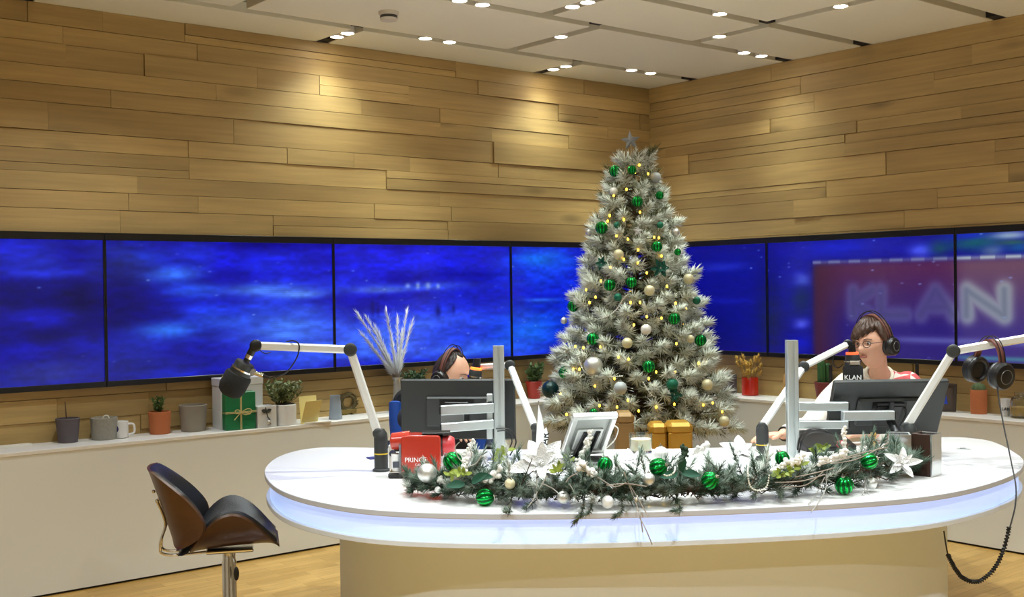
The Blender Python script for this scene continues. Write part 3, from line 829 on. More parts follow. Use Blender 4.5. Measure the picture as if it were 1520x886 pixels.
# ------------------------------------------------------------------ microphone arms
def arm_profile(mb, a, b, w=0.038, t=0.03, mi=0):
    a, b = V(a), V(b); d = (b - a).normalized(); view = (a - CAMP).normalized()
    n_ = d.cross(view).normalized(); k = d.cross(n_)
    M = basis((a + b) / 2, d, n_, k)
    mb.box((0, 0, 0), ((b - a).length, w, t), mi, M, bev=0.007)
def disc(mb, c, r, t, ax, mi=0):
    mb.lathe([(0.6 * r, -t / 2 - .002), (r - .003, -t / 2), (r, -t / 2 + .003), (r, t / 2 - .003), (r - .003, t / 2), (0.6 * r, t / 2 + .002)], c, ax, 24, mi)
def mic_arm(label, base, top, elbow, tip, ring=(206, 176, 40), r=0.029, w=0.036, square=0.03):
    root = thing('boom_stand', label, 'microphone arm', base, group='silver microphone arms on the desk')
    mb = MB(); mb.lathe([(0.0, 0), (r * 1.25, 0), (r * 1.25, 0.008), (r, 0.012), (r, top.z - base.z - 0.02), (r * .92, top.z - base.z), (r * .5, top.z - base.z + 0.018)], base, n=28)
    b = mb.build('base_column', DARK, root)
    if ring:
        mb = MB(); h = (top.z - base.z) * 0.45; mb.lathe([(r + .0006, h), (r + .0012, h + .001), (r + .0012, h + .004), (r + .0006, h + .005)], base, n=28)
        mb.build('column_ring', mat('ring_%d' % ring[0], ring, 0.5), b)
    view = (elbow - CAMP).normalized()
    d1 = (elbow - top).normalized(); d2 = (tip - elbow).normalized()
    mb = MB(); arm_profile(mb, top - d1 * 0.01, elbow - d1 * 0.01, w, square); mb.build('lower_arm', ALU_ARM, root, 30)
    mb = MB(); arm_profile(mb, elbow + d2 * 0.01, tip, w * .95, square); mb.build('upper_arm', ALU_ARM, root, 30)
    for n_, c, rr in (('elbow_joint', elbow, w * .78), ('base_joint', top, w * .62)):
        mb = MB(); disc(mb, c, rr, square * 1.35, view); mb.build(n_, DARK, root)
    mb = MB(); disc(mb, tip, w * .7, square * 1.3, view); mb.build('tip_joint', BLACK, root)
    return root
B1 = at(566, 699, DZ); arm1 = mic_arm('silver microphone arm at the left end of the desk reaching left over the stool', B1, atv(561, 643, B1.y), atv(520, 519, B1.y), atv(380, 513, B1.y - 0.02))
B2 = at(797, 692, DZ); arm2 = mic_arm('silver microphone arm right of the left monitor, bent behind the tall post', B2, atv(794, 634, B2.y), atv(757, 542, B2.y + 0.22), atv(706, 545, B2.y + 0.45), None, 0.02, 0.03, 0.026)
B3 = at(1132, 683, DZ); arm3 = mic_arm('silver microphone arm bent beside the right post and reaching to the presenter', B3, atv(1131, 633, B3.y), atv(1193, 544, B3.y + 0.16), atv(1258, 511, B3.y + 0.35), (206, 140, 40), 0.027, 0.032)
B4 = at(1352, 688, DZ); arm4 = mic_arm('silver microphone arm at the right end of the desk carrying the hanging headphones', B4, atv(1345, 634, B4.y + .02), atv(1415, 521, B4.y), atv(1575, 493, B4.y - 0.1), None, 0.027, 0.036)

# cables along the arms
mb = MB()
pts = [atv(383, 517, B1.y), atv(392, 524, B1.y), atv(402, 523, B1.y)]
mb.tube(catmull(pts, 6), 0.0022, 6)
tag(mb.build('arm_cable', CABLE, smooth=60), 'short black cable loop under the tip of the left arm', 'cable')

def broadcast_mic(label, c, axis, r, L, marks=None, ring=None, text=None, stem_to=None):
    """a large-capsule studio microphone with its foam windshield, shock mount and plug; c: middle of the body, axis: towards the capsule"""
    root = thing('studio_microphone', label, 'microphone', c, group='studio microphones')
    ax = V(axis).normalized()
    mb = MB(); mb.lathe([(0.001, L * .5), (r * .55, L * .48), (r * .86, L * .40), (r, L * .25), (r, -L * .1), (r * .93, -L * .16), (r * .6, -L * .2)][::-1], c, tuple(ax), 28)
    mb.build('windshield', mat('black_foam', (26, 27, 27), 0.9, bump=0.5, scale=260), root)
    mb = MB(); mb.lathe([(r * .66, -L * .52), (r * .72, -L * .48), (r * .72, -L * .30), (r * .8, -L * .28), (r * .8, -L * .14), (r * .6, -L * .12)], c, tuple(ax), 24)
    mb.build('body', DARK, root)
    mb = MB(); mb.lathe([(r * .74, -L * .34), (r * .84, -L * .335), (r * .84, -L * .29), (r * .74, -L * .285)], c, tuple(ax), 24); mb.build('collar', CHROME, root)
    if ring:
        mb = MB(); mb.lathe([(r * .5, -L * .60), (r * .62, -L * .59), (r * .62, -L * .525), (r * .5, -L * .515)], c, tuple(ax), 24); mb.build('lamp_ring', ring, root)
    return root, ax
# left mic: hangs from the tip of the first arm, capsule down-left
A = atv(376, 517, B1.y - .02); Cc = atv(351, 563, B1.y - .02); ax = (Cc - A).normalized()
m1, ax = broadcast_mic('black studio microphone hanging at the left in front of the green gift', Cc, ax, 0.057, 0.155)
mb = MB(); P1 = atv(371, 524, B1.y - .02)
mb.cyl(A - ax * 0.005, A + ax * 0.03, 0.016); mb.cyl(A + ax * .045, A + ax * .062, 0.014)
mb.build('swivel', BLACK, m1)
mb = MB(); mb.cyl(A + ax * .03, A + ax * .047, 0.0155); mb.build('swivel_collar', CHROME, m1)
side = V((1, 0, -0.35)).normalized()
mb = MB(); q0 = Cc - ax * 0.05 + side * 0.03; mb.box((0, 0, 0), (0.05, 0.03, 0.034), 0, basis(q0, side, side.cross(V((0, 1, 0))), (0, 1, 0)), bev=0.005); mb.build('clamp', mat('clamp_grey', (136, 132, 126), 0.5), m1)
mb = MB(); mb.cyl(q0 + side * .025, q0 + side * .062, 0.009); mb.build('plug', CHROME, m1)
mb = MB(); mb.cyl(q0 + side * .06, q0 + side * .09, 0.008, 0.004); mb.build('plug_boot', BLACK, m1)
mb = MB(); e = Cc + ax * .005 + V((-.045, -.02, .012)); mb.ball(e, (.009, .006, .011), 12, 8); mb.build('badge', mat('badge_gold', (196, 186, 96), 0.4), m1)
mb = MB(); g0 = q0 + side * .09
mb.tube(catmull([g0, atv(402, 561, B1.y - .02), atv(424, 553, B1.y - .03), atv(440, 532, B1.y - .03), atv(444, 513, B1.y - .03), atv(437, 506, B1.y - .03), atv(425, 507, B1.y + .0)], 8), 0.003, 7)
tag(mb.build('microphone_cable', CABLE, smooth=60), 'black cable looping from the left microphone up to its arm', 'cable')
# presenter's mic on the right: upright, red lamp ring on top, lettering on the windshield
RED_LIT = mat('red_lamp_ring', (255, 96, 60), 0.4, emit=(255, 70, 36), es=2.2)
vm = B3.y + 0.38
c = atv(1266, 551, vm); top = atv(1262, 520, vm); ax = V((0.03, 0, -1)).normalized()
m2, ax = broadcast_mic('black studio microphone with red ring and white lettering before the right presenter', c, ax, 0.046, 0.15, ring=RED_LIT)
mb = MB(); mb.cyl(c - ax * .088, c - ax * .125, 0.018, 0.014); mb.build('swivel', BLACK, m2)
mb = MB(); mb.box(c - ax * .04 + V((0, -.03, 0)), (0.05, 0.02, 0.022), bev=.004); mb.build('shock_mount', CHROME, m2)
vd = (CAMP - c); vd.z = 0; vd.normalize(); xd = V((0, 0, 1)).cross(vd)
mesh_text('lettering', 'KLAN', 0.030, WHITE_INK, m2, basis(c + vd * 0.0475 + V((0, 0, -0.026)), xd, (0, 0, 1), vd), 0.0006, 0.0004)
mb = MB(); mb.tube(catmull([atv(1252, 540, vm), atv(1244, 546, vm), atv(1237, 540, vm), atv(1238, 527, vm), atv(1246, 518, vm)], 6), 0.0028, 6)
tag(mb.build('microphone_cable', CABLE, smooth=60), 'black cable loop beside the right presenter\'s microphone', 'cable')
# left presenter's mic: mostly hidden behind the monitor
ORANGE_LIT = mat('orange_lamp_ring', (255, 140, 60), 0.4, emit=(255, 96, 30), es=3.0)
vm = B2.y + 0.37
c = atv(703, 574, vm); ax = V((-0.15, 0, -1)).normalized()
m3, ax = broadcast_mic('black studio microphone with an orange ring at the left presenter\'s face', c, ax, 0.042, 0.15, ring=ORANGE_LIT)
mb = MB(); mb.cyl(c - ax * .086, c - ax * .13, 0.02, 0.016); mb.build('swivel', BLACK, m3)

# ------------------------------------------------------------------ monitor posts and swivel arms
def post(label, px, py_top, v, bars, twist=0.0):
    base = atv(px, 600, v); base.z = DZ
    topz = atv(px, py_top, v).z
    root = thing('monitor_post', label, 'monitor stand', base, group='aluminium monitor posts')
    w = 0.024
    # extruded profile with a groove in every face
    o = []
    for k in range(4):
        a = k * PI / 2
        for x, y in ((w, -w + .004), (w, -.006), (w - .008, -.006), (w - .008, .006), (w, .006), (w, w - .004), (w - .004, w)):
            o.append((x * math.cos(a) - y * math.sin(a), x * math.sin(a) + y * math.cos(a)))
    mb = MB(Matrix.Translation(base) @ Matrix.Rotation(twist, 4, 'Z')); mb.prism(o, 0, topz - DZ); mb.build('upright', ALU, root, 25)
    mb = MB(); mb.box(base + V((0, 0, .004)), (.11, .11, .008), bev=.003); mb.build('foot_plate', ALU, root, 0)
    for a, b, vv, dv, name in bars:
        A, Bq = atv(*a, vv), atv(*b, vv + dv)
        d = (Bq - A).normalized(); n_ = d.cross(V((0, 1, 0))).normalized()
        mb = MB(); h = name[1]
        mb.box((0, 0, 0), ((Bq - A).length, h, 0.03), 0, basis((A + Bq) / 2, d, n_, d.cross(n_)), bev=.003)
        o = mb.build(name[0], ALU, root, 25)
        mb = MB(); mb.box((0, 0, 0), (0.006, h * .9, 0.027), 0, basis(Bq + d * .003, d, n_, d.cross(n_)), bev=.002); mb.build('end_cap', BLACK, o, 0)
    return root
V1 = at(742, 684, DZ).y
pl = post('aluminium monitor post on the left half of the desk, in front of the black monitor', 741, 513, V1,
          [((733, 605), (654, 609), V1 - .03, -.02, ('swivel_bar', 0.042)), ((733, 629), (655, 635), V1 - .03, -.02, ('swivel_bar', 0.040))])
mb = MB()
for py in (593, 611, 642): mb.box(atv(727, py, V1 - .005), (.026, .04, .052 if py != 611 else .1), bev=.003)
mb.build('clamp_plate', ALU, pl, 0)
mb = MB(); a = atv(662, 620, V1 + .03); mb.box(a + V((.03, -.01, 0)), (.1, .05, .045), bev=.004); mb.build('monitor_bracket', mat('bracket_grey', (128, 130, 130), 0.5, 0.3), pl, 0)
V2 = at(1176, 683, DZ).y
pr_ = post('aluminium monitor post on the right half of the desk, beside the presenter', 1176, 505, V2,
           [((1184, 603), (1258, 603), V2 - .01, .02, ('swivel_bar', 0.038)), ((1184, 630), (1258, 630), V2 - .01, .02, ('swivel_bar', 0.036)), ((1250, 617), (1326, 616), V2 - .04, .05, ('swivel_bar', 0.040))])
mb = MB(); a = atv(1240, 616, V2 + .02); mb.box(a, (.065, .03, .10), bev=.004); mb.build('hinge_block', DARK, pr_, 0)

def monitor(label, c, w, h, yaw, tilt):
    root = thing('computer_monitor', label, 'monitor', c, group='black monitors seen from behind')
    M = Matrix.Translation(c) @ Matrix.Rotation(yaw, 4, 'Z') @ Matrix.Rotation(tilt, 4, 'X')   # back faces -Y before turning
    mb = MB(M); mb.box((0, 0, 0), (w, 0.03, h), bev=.006); mb.build('housing', DARK, root, 25)
    mb = MB(M); mb.box((0, .0165, 0.004), (w - .02, .004, h - .03)); mb.build('screen', mat('monitor_glass', (12, 14, 20), 0.15), root, 0)
    mb = MB(M); mb.box((0, -.022, -.01), (w * .55, .02, h * .5), bev=.008); mb.build('rear_bulge', mat('charcoal_ribbed', (50, 53, 53), 0.55), root, 25)
    mb = MB(M)
    for k in range(9): mb.box((0, -.0325, h * .17 - k * .004 - .0), (w * .3, .002, .0016))
    mb.build('vents', BLACK, root, 0)
    mb = MB(M); mb.box((0, -.038, -.02), (.11, .016, .11), bev=.003)
    mb.build('mount_plate', BLACK, root, 0)
    return root, M
v = V1 + 0.16
c = atv(680, 607, v); ml, Ml = monitor('black monitor seen from behind on the left half of the desk, hiding a presenter', c, 0.525, 0.272, math.radians(-8), 0.0)
mb = MB(); mb.box(c + V((-.03, -.085, -.02)), (.05, .09, .05), bev=.004); mb.build('mount_arm', BLACK, ml, 0)
v = V2 + 0.10
c = atv(1315, 604, v); mr_, Mr = monitor('black monitor seen from behind on the right, tilted, in front of the presenter in stripes', c, 0.505, 0.28, math.radians(2), math.radians(29))
mb = MB(Mr)
mb.box((0, -.045, .045), (.12, .012, .01), bev=.002); mb.tube(catmull([(-.06, -.05, .03), (-.075, -.06, 0), (-.06, -.055, -.05)], 6), .006, 8); mb.tube(catmull([(.06, -.05, .03), (.07, -.06, 0), (.06, -.055, -.06)], 6), .006, 8); mb.box((0, -.05, .03), (.02, .02, .06), bev=.003)
mb.build('mount_claw', BLACK, mr_)
mb = MB(Mr); mb.cyl((0, -.045, -.02), (0, -.16, -.03), .018); mb.build('mount_arm', BLACK, mr_)
# stand foot of the right monitor and the cables behind the posts
mb = MB()
for a in ([(738, 640), (752, 640), (760, 655), (752, 672)], [(736, 636), (757, 638), (766, 656), (757, 676)]):
    mb.tube(catmull([atv(x, y, V1 - .035) for x, y in a], 6), .0032, 6)
tag(mb.build('monitor_cable', CABLE, smooth=60), 'pair of black cables curling down the left monitor post', 'cable')
mb = MB()
for a in ([(1184, 668), (1188, 648), (1202, 637), (1222, 638), (1238, 646)], [(1186, 672), (1192, 652), (1206, 642), (1226, 642), (1244, 648)]):
    mb.tube(catmull([atv(x, y, V2 - .03) for x, y in a], 6), .0036, 6)
tag(mb.build('monitor_cable', CABLE, smooth=60), 'pair of black cables arching right of the right monitor post', 'cable')
mb = MB(); mb.tube(catmull([atv(1286, 646, V2 + .1), atv(1286, 658, V2 + .08), atv(1295, 664, V2 + .05), atv(1302, 670, V2 + .02)], 6), .003, 6)
tag(mb.build('power_cable', CABLE, smooth=60), 'thin black cable curling under the tilted right monitor', 'cable')

# ------------------------------------------------------------------ coffee machine
RED = mat('red_gloss_plastic', (176, 50, 34), 0.22, var=0.03, coat=0.4)
c = at(617, 711, DZ); c = c + V((0, .055, 0)); k = c.y / F
cm = thing('coffee_machine', 'red capsule coffee machine with white PRINCE lettering on the left of the desk', 'coffee machine', c)
X = lambda px: (px - 760) * (c.y - .05) / F
def Zp(py): return atv(610, py, c.y - .05).z
x0, x1, zt = X(592), X(651), Zp(646)
o = [(x0, DZ + .012), (x1, DZ + .012), (x1, zt - .012), (x1 - .008, zt - .003), (x0 + .03, zt), (x0 + .012, zt - .002), (x0, zt - .012)]
Mx = basis((0, c.y, 0), (1, 0, 0), (0, 0, 1), (0, -1, 0))
mb = MB(Mx); mb.prism([(a, b) for a, b in o], -.05, .05); mb.build('body', RED, cm, 30, bevel=.005)
mb = MB(); mb.cyl((X(604), c.y, Zp(656)), (X(577), c.y, Zp(657)), .040, .034, 28); mb.ball((X(578), c.y, Zp(657)), (.012, .034, .034), 20, 12); mb.build('brew_head', RED, cm)
mb = MB(); mb.box(((X(623) + X(664)) / 2, c.y, zt + .004), (X(664) - X(623), .085, .007), bev=.002); mb.build('lever_plate', BLACK, cm, 0)
mb = MB(); mb.lathe([(.02, 0), (.038, .004), (.041, .02), (.038, .04), (.03, .052), (.01, .056)], (x1, c.y, Zp(664)), (1, 0, 0), 28); mb.build('water_cap', mat('red_cap', (196, 60, 66), 0.35), cm)
mb = MB(); mb.cyl((x1 - .004, c.y, Zp(664)), (x1 + .006, c.y, Zp(664)), .045, n=28); mb.build('cap_collar', BLACK, cm)
mb = MB(); mb.box((X(583), c.y, DZ + .012), (.06, .085, .02), bev=.004); mb.build('drip_tray', BLACK, cm, 0)
mb = MB()
for j in range(5): mb.box((X(583), c.y - .035 + j * .0175, DZ + .0245), (.054, .005, .004), bev=.001)
mb.build('drip_grille', CHROME, cm, 0)
mb = MB(); mb.cyl((X(584), c.y, Zp(664)), (X(584), c.y, Zp(672)), .012); mb.build('spout', BLACK, cm)
mb = MB(); mb.box((X(590), c.y, (DZ + .02 + Zp(660)) / 2), (.008, .08, Zp(660) - DZ - .02)); mb.build('front_plate', mat('machine_grey', (120, 124, 130), 0.4), cm, 0)
mesh_text('lettering', 'PRINCE', 0.0265, WHITE_INK, cm, basis((X(613.5), c.y - .0506, Zp(683)), (1, 0, 0), (0, 0, 1), (0, -1, 0)), .0005)
mesh_text('lettering', 'CAFFÈ', 0.0125, WHITE_INK, cm, basis((X(619), c.y - .0506, Zp(690)), (1, 0, 0), (0, 0, 1), (0, -1, 0)), .0005)
cp = V((X(583.5), c.y - .012, DZ + .027))
cup = thing('paper_cup', 'small white cup with a round dark emblem under the coffee machine spout', 'cup', cp)
hh = Zp(676) - DZ - .027
mb = MB(); mb.lathe([(.017, 0), (.021, hh), (.0225, hh + .002), (.0215, hh + .003), (.016, .004)], cp, n=24); mb.build('body', CERAMIC, cup)
mb = MB(); mb.box((cp.x, cp.y - .0205, cp.z + hh * .42), (.026, .002, hh * .36), bev=.0009); mb.build('band', mat('band_slate', (74, 78, 92), 0.5), cup, 0)
# white carton with emblem beside the machine's left edge
p = at(577, 700, DZ); p = p + V((.002, .05, 0))
bx = thing('carton', 'narrow white carton with a round emblem standing behind the coffee machine tray', 'carton', p)
mb = MB(); mb.box(p + V((.008, .03, .05)), (.035, .03, .1), bev=.001); mb.build('box', PAPER, bx, 0)
mb = MB(); mb.lathe([(.013, 0), (.015, .0006), (.010, .0012), (.008, .0006)], p + V((.009, .0148, .066)), (0, -1, 0), 28); mb.ball(p + V((.009, .0146, .066)), (.005, .001, .005), 12, 8); mb.build('emblem', mat('emblem_slate', (60, 66, 92), 0.5), bx)
# blue pamphlet beside the arm column
p = at(553, 682, DZ)
mb = MB(Matrix.Translation(p + V((0, .03, .003))) @ Matrix.Rotation(.5, 4, 'Z')); mb.box((0, 0, 0), (.05, .05, .006), bev=.001)
tag(mb.build('notepad', mat('navy_cover', (34, 44, 110), 0.5), smooth=0), 'small dark blue notepad by the left microphone arm base', 'notepad')

# ------------------------------------------------------------------ candle, framed print, pennant
p = at(953, 674, DZ) + V((0, .05, 0)); rr = 0.052
ht = atv(953, 645, p.y - .05).z - DZ
cn = thing('candle', 'cream candle in a clear glass tumbler on the desk under the tree', 'candle', p)
GLASS = mat('clear_glass', (240, 244, 244), 0.03, trans=1.0, var=0)
mb = MB(); mb.lathe([(rr * .9, .0005), (rr, .004), (rr, ht), (rr - .003, ht), (rr - .003, .012), (rr * .5, .010), (.0005, .010)], p, n=36); mb.build('glass', GLASS, cn)
mb = MB(); mb.lathe([(.001, .0125), (rr - .0045, .0125), (rr - .0045, ht * .72), (rr * .4, ht * .70), (.001, ht * .70)], p, n=36); mb.build('wax', mat('cream_wax', (232, 224, 190), 0.5, sub=.3), cn)
mb = MB(); mb.cyl(p + V((0, 0, ht * .69)), p + V((.003, 0, ht * .82)), .0014); mb.build('wick', INK, cn)

# silver-backed tilted display, seen from behind
v = 4.93
c = atv(874, 644, v); wd_, hg_ = .20, .27
fp = thing('touch_display', 'silver-backed tilted display on two black legs behind the garland and poinsettia', 'display', (c.x, c.y, DZ))
Mq = Matrix.Translation(c) @ Matrix.Rotation(math.radians(15), 4, 'Z') @ Matrix.Rotation(math.radians(45), 4, 'X') @ Matrix.Rotation(PI / 2, 4, 'X')
mb = MB(Mq); b = .024
for (x, y, w, h) in ((0, hg_ / 2 - b / 2, wd_, b), (0, -hg_ / 2 + b / 2, wd_, b), (-wd_ / 2 + b / 2, 0, b, hg_ - 2 * b), (wd_ / 2 - b / 2, 0, b, hg_ - 2 * b)): mb.box((x, y, 0), (w, h, .026), bev=.004)
mb.build('frame', mat('silver_frame', (200, 202, 200), 0.35, 0.4), fp, 0)
mb = MB(Mq); mb.box((0, 0, -.006), (wd_ - 2 * b + .004, hg_ - 2 * b + .004, .010)); mb.build('back_board', mat('recess_grey', (146, 150, 146), 0.5, 0.3), fp, 0)
mb = MB(Mq); mb.box((0, -.03, .004), (wd_ * .58, hg_ * .5, .012), bev=.003); mb.build('centre_plate', mat('plate_pale', (200, 204, 202), 0.45, 0.2), fp, 0)
mb = MB(Mq); mb.box((0, 0, -.0125), (wd_ - .01, hg_ - .01, .003)); mb.build('screen', mat('monitor_glass', (12, 14, 20), 0.15), fp, 0)
I_ = Mq.inverted()
for sx in (-1, 1):
    q0 = Mq @ V((sx * .028 + .006, .03, .012)); q1 = Mq @ V((sx * .028 - .006, -.10, .016)); q2 = V((q1.x - .01, q1.y + .02, DZ + .012))
    mb = MB(); mb.tube([q0, q1, q2], [.011, .012, .012], 10); mb.build('leg', BLACK, fp)
mb = MB(); mb.box((c.x - .02, c.y + .0, DZ + .007), (.17, .2, .014), bev=.004); mb.build('stand', BLACK, fp, 0)
ex, ey, en = Mq.to_3x3() @ V((1, 0, 0)), Mq.to_3x3() @ V((0, 1, 0)), Mq.to_3x3() @ V((0, 0, 1))
mb = MB(); mb.tube(catmull([c + ex * (wd_ * .5 + .006) + ey * .05, c + ex * (wd_ * .5 + .03) + ey * .02, c + ex * (wd_ * .5 + .03) - ey * .06, c + ex * .1 - ey * .13, V((c.x + .07, c.y + .02, DZ + .004))], 6), .0025, 6)
tag(mb.build('white_cable', mat('cord_white', (206, 204, 196), 0.5), smooth=60), 'thin pale cord drooping off the right edge of the silver-backed display', 'cord')

# white feather-shaped pennant with dark letters
v = 4.62
pb = at(800, 700, DZ); v = pb.y
pn = thing('pennant', 'small white feather-shaped pennant with black letters behind the silver poinsettia', 'pennant', pb)
o = [(797, 704), (795, 668), (797, 632), (799.5, 601), (804, 616), (808, 640), (806, 664), (802, 690), (801, 704)]
P_ = [atv(x, y, v) for x, y in o]
mb = MB(); mb.v = []; n_ = len(P_)
mb.add([p_ + V((0, -.0015, 0)) for p_ in P_] + [p_ + V((0, .0015, 0)) for p_ in P_], [tuple(range(n_)), tuple(range(2 * n_ - 1, n_ - 1, -1))] + [(i, n_ + i, n_ + (i + 1) % n_, (i + 1) % n_) for i in range(n_)])
mb.build('sail', mat('pennant_white', (236, 238, 242), 0.6), pn, 0)
mb = MB(); mb.tube([atv(797, 706, v + .004), atv(797, 632, v + .004), atv(799.5, 595, v + .004)], .0022, 8); mb.cyl(pb, pb + V((0, 0, .012)), .03, .02); mb.build('pole', CHROME, pn)
o2 = [atv(806, 667, v + .012), atv(806, 640, v + .012), atv(811, 634, v + .02), atv(814, 646, v + .025), atv(810, 668, v + .02)]
mb = MB(); n_ = 5; mb.add([p_ for p_ in o2] + [p_ + V((0, .002, 0)) for p_ in o2], [tuple(range(n_)), tuple(range(2 * n_ - 1, n_ - 1, -1))] + [(i, n_ + i, n_ + (i + 1) % n_, (i + 1) % n_) for i in range(n_)])
mb.build('back_panel', mat('pennant_white', (236, 238, 242), 0.6), pn, 0)
tx = (atv(812, 640, v) - atv(808, 664, v)).normalized()
mesh_text('lettering', 'AR', .040, INK, pn, basis(atv(809.5, 651, v + .008), tx, V((0, -1, 0)).cross(tx), (0, -1, 0)), .0006, .0006)

# ------------------------------------------------------------------ two mirror-faced boxes and the wooden strip at the right
def mirror_box(label, quad_l, quad_r, v, dz_):
    pass
MIRROR = mat('mirror_silver_face', (214, 218, 222), 0.12, 0.85, var=0.05)
WENGE = mat('dark_brown_inner', (58, 34, 22), 0.5)
p = at(1341, 706, DZ)
b1 = thing('mirror_box', 'silver mirror-faced box at the right end of the garland, nearer the presenter', 'box', p + V((.01, .05, 0)), group='mirror-faced boxes')
hz = atv(1341, 645, p.y).z - DZ; w_ = 39 * p.y / F
Mb = Matrix.Translation(p + V((.0, .045, 0))) @ Matrix.Rotation(math.radians(-14), 4, 'Z')
def open_box(root, M, w, d, h, t, mo, mi_):
    mb = MB(M); mb.box((0, -d / 2 + t / 2, h / 2), (w, t, h), bev=.0015); mb.build('front_face', mo, root, 0)
    mb = MB(M); mb.box((-w / 2 + t / 2, 0, h / 2), (t, d - 2 * t, h), bev=.0015); mb.build('left_face', mi_, root, 0)
    mb = MB(M); mb.box((w / 2 - t / 2, 0, h / 2), (t, d - 2 * t, h), bev=.0015); mb.build('right_face', mo, root, 0)
    mb = MB(M); mb.box((0, d / 2 - t / 2, h / 2), (w, t, h), bev=.0015); mb.box((0, 0, .004), (w - .01, d - .01, .008)); mb.build('rear_face', mi_, root, 0)
open_box(b1, Mb, w_ * .82, .09, hz, .008, MIRROR, MIRROR)
p = at(1381, 708, DZ)
b2 = thing('mirror_box', 'open box with dark brown side and silver face, rightmost beyond the garland', 'box', p + V((.0, .05, 0)), group='mirror-faced boxes')
hz = atv(1381, 645, p.y).z - DZ
Mb = Matrix.Translation(p + V((.004, .05, 0))) @ Matrix.Rotation(math.radians(45), 4, 'Z')
open_box(b2, Mb, .085, .085, hz, .008, MIRROR, WENGE)
a = at(1299, 690, DZ); st = atv(1299, 643, a.y).z
mb = MB(); mb.box((a.x, a.y + .02, (DZ + st) / 2), (.022, .008, st - DZ), bev=.001)
tag(mb.build('wooden_strip', mat('pale_wood_strip', (206, 160, 84), 0.6), smooth=0), 'narrow upright pale wooden strip under the tilted right monitor', 'strip')
# laptop-like control panel and its red knob between post and monitor
p = at(1226, 668, DZ) + V((0, .06, 0))
kb = thing('control_panel', 'black sloping control panel on the desk under the right swivel bars', 'control panel', p)
Mk = Matrix.Translation(p) @ Matrix.Rotation(math.radians(10), 4, 'Z')
mb = MB(Mk); mb.add([(-.12, -.1, 0), (.12, -.1, 0), (.12, .1, 0), (-.12, .1, 0), (-.12, -.1, .022), (.12, -.1, .022), (.12, .1, .075), (-.12, .1, .075)], [(0, 3, 2, 1), (4, 5, 6, 7), (0, 1, 5, 4), (1, 2, 6, 5), (2, 3, 7, 6), (3, 0, 4, 7)])
mb.build('housing', BLACK, kb, 0, bevel=.004)
mb = MB(Mk); mb.lathe([(.02, 0), (.026, .004), (.026, .014), (.018, .02), (.001, .021)], (.05, -.095, .02), (0, -.5, .9), 24); mb.build('knob', mat('red_knob', (190, 60, 66), 0.4), kb)
# ------------------------------------------------------------------ things along the ledge
def seat(pl, pr, pt, pb, z=SH, keep=0.022):
    mid = (pl + pr) / 2
    p = at(mid, pb, z); k = p.y / F; r = (pr - pl) * k / 2
    d = V((p.x, p.y, 0)).normalized(); c = p + d * r
    q = ROOMI @ c
    if q.y > -(r + keep) and q.x < -0.3: q.y = -(r + keep)
    if q.x > -(r + keep) and q.y < -0.3: q.x = -(r + keep)
    c = ROOM @ q; c.z = z
    return c, r, atv(mid, pt, c.y - r * .3).z - z

def pot(root, c, r0, r1, h, m, soil=True, t=0.008, name='pot'):
    mb = MB(); mb.lathe([(r0 * .5, 0), (r0, .001), (r0 + (r1 - r0) * .5, h * .5), (r1, h - .003), (r1 - .002, h), (r1 - t, h), (r1 - t - .002, h - .018), (r0 * .3, h - .02)], c, n=36)
    o = mb.build(name, m, root)
    if soil:
        mb = MB(); mb.lathe([(r1 - t - .002, h - .017), (r1 * .4, h - .012), (.001, h - .011)], c, n=24); mb.build('soil', SOIL, root)
    return o
R_ = random.Random(3)
def leafy(root, c, spread, h, n, m, ll, lw, name='leaves', stem_m=None):
    st = MB(); lf = MB()
    for i in range(n):
        a = R_.random() * 2 * PI; s = R_.random() ** .6 * spread; top = c + V((s * math.cos(a), s * math.sin(a), h * R_.uniform(.55, 1)))
        b = c + V((s * .3 * math.cos(a), s * .3 * math.sin(a), 0)); mid = (b + top) / 2 + V((R_.gauss(0, .01), R_.gauss(0, .01), 0))
        P = catmull([b, mid, top], 4); st.tube(P, .0016, 5)
        for j in range(2, len(P)):
            for q in range(2):
                dd = V((R_.gauss(0, 1), R_.gauss(0, 1), R_.uniform(.1, 1.0)))
                lf.leaf(P[j], dd, V((R_.gauss(0, .3), R_.gauss(0, .3), 1)), ll * R_.uniform(.7, 1.2), lw, .15, .2, 5, 3)
    st.build('stems', stem_m or LEAF_DARK, root); lf.build(name, m, root)

# left ledge, from the left edge of the picture
mb = MB(rset_M := ROOM)
q = ROOMI @ at(12, 664, SH)
mb = MB(ROOM @ Matrix.Translation((q.x, q.y + .03, SH)) @ Matrix.Rotation(.15, 4, 'Z')); mb.box((0, 0, .002), (.21, .12, .004), bev=.0005)
for i in range(3): mb.box((.01 * i, .004 * i, .0045 + .0006 * i), (.2, .115, .0005))
tag(mb.build('papers', PAPER, smooth=0), 'few white papers lying flat on the ledge at the left edge', 'papers')
c, r, h = seat(82, 117, 621, 658); t = thing('flower_pot', 'plum-grey tapered pot with one thin stick, leftmost on the ledge', 'pot', c); pot(t, c, r * .8, r, h, PLUMGREY)
mb = MB(); mb.tube([c + V((-.005, 0, h - .02)), c + V((-.012, 0, h + .085))], .003, 6); mb.build('stick', mat('brown_stick', (92, 72, 56), .8), t)
c, r, h = seat(132, 171, 620, 653); t = thing('concrete_candle', 'round grey concrete candle pot beside the white mug', 'candle', c); pot(t, c, r * .93, r, h, CONCRETE, False, .01)
mb = MB(); mb.lathe([(r * .85, h - .021), (r * .4, h - .014), (.001, h - .013)], c, n=24); mb.build('wax', mat('cream_wax', (232, 224, 190), .5, sub=.3), t)
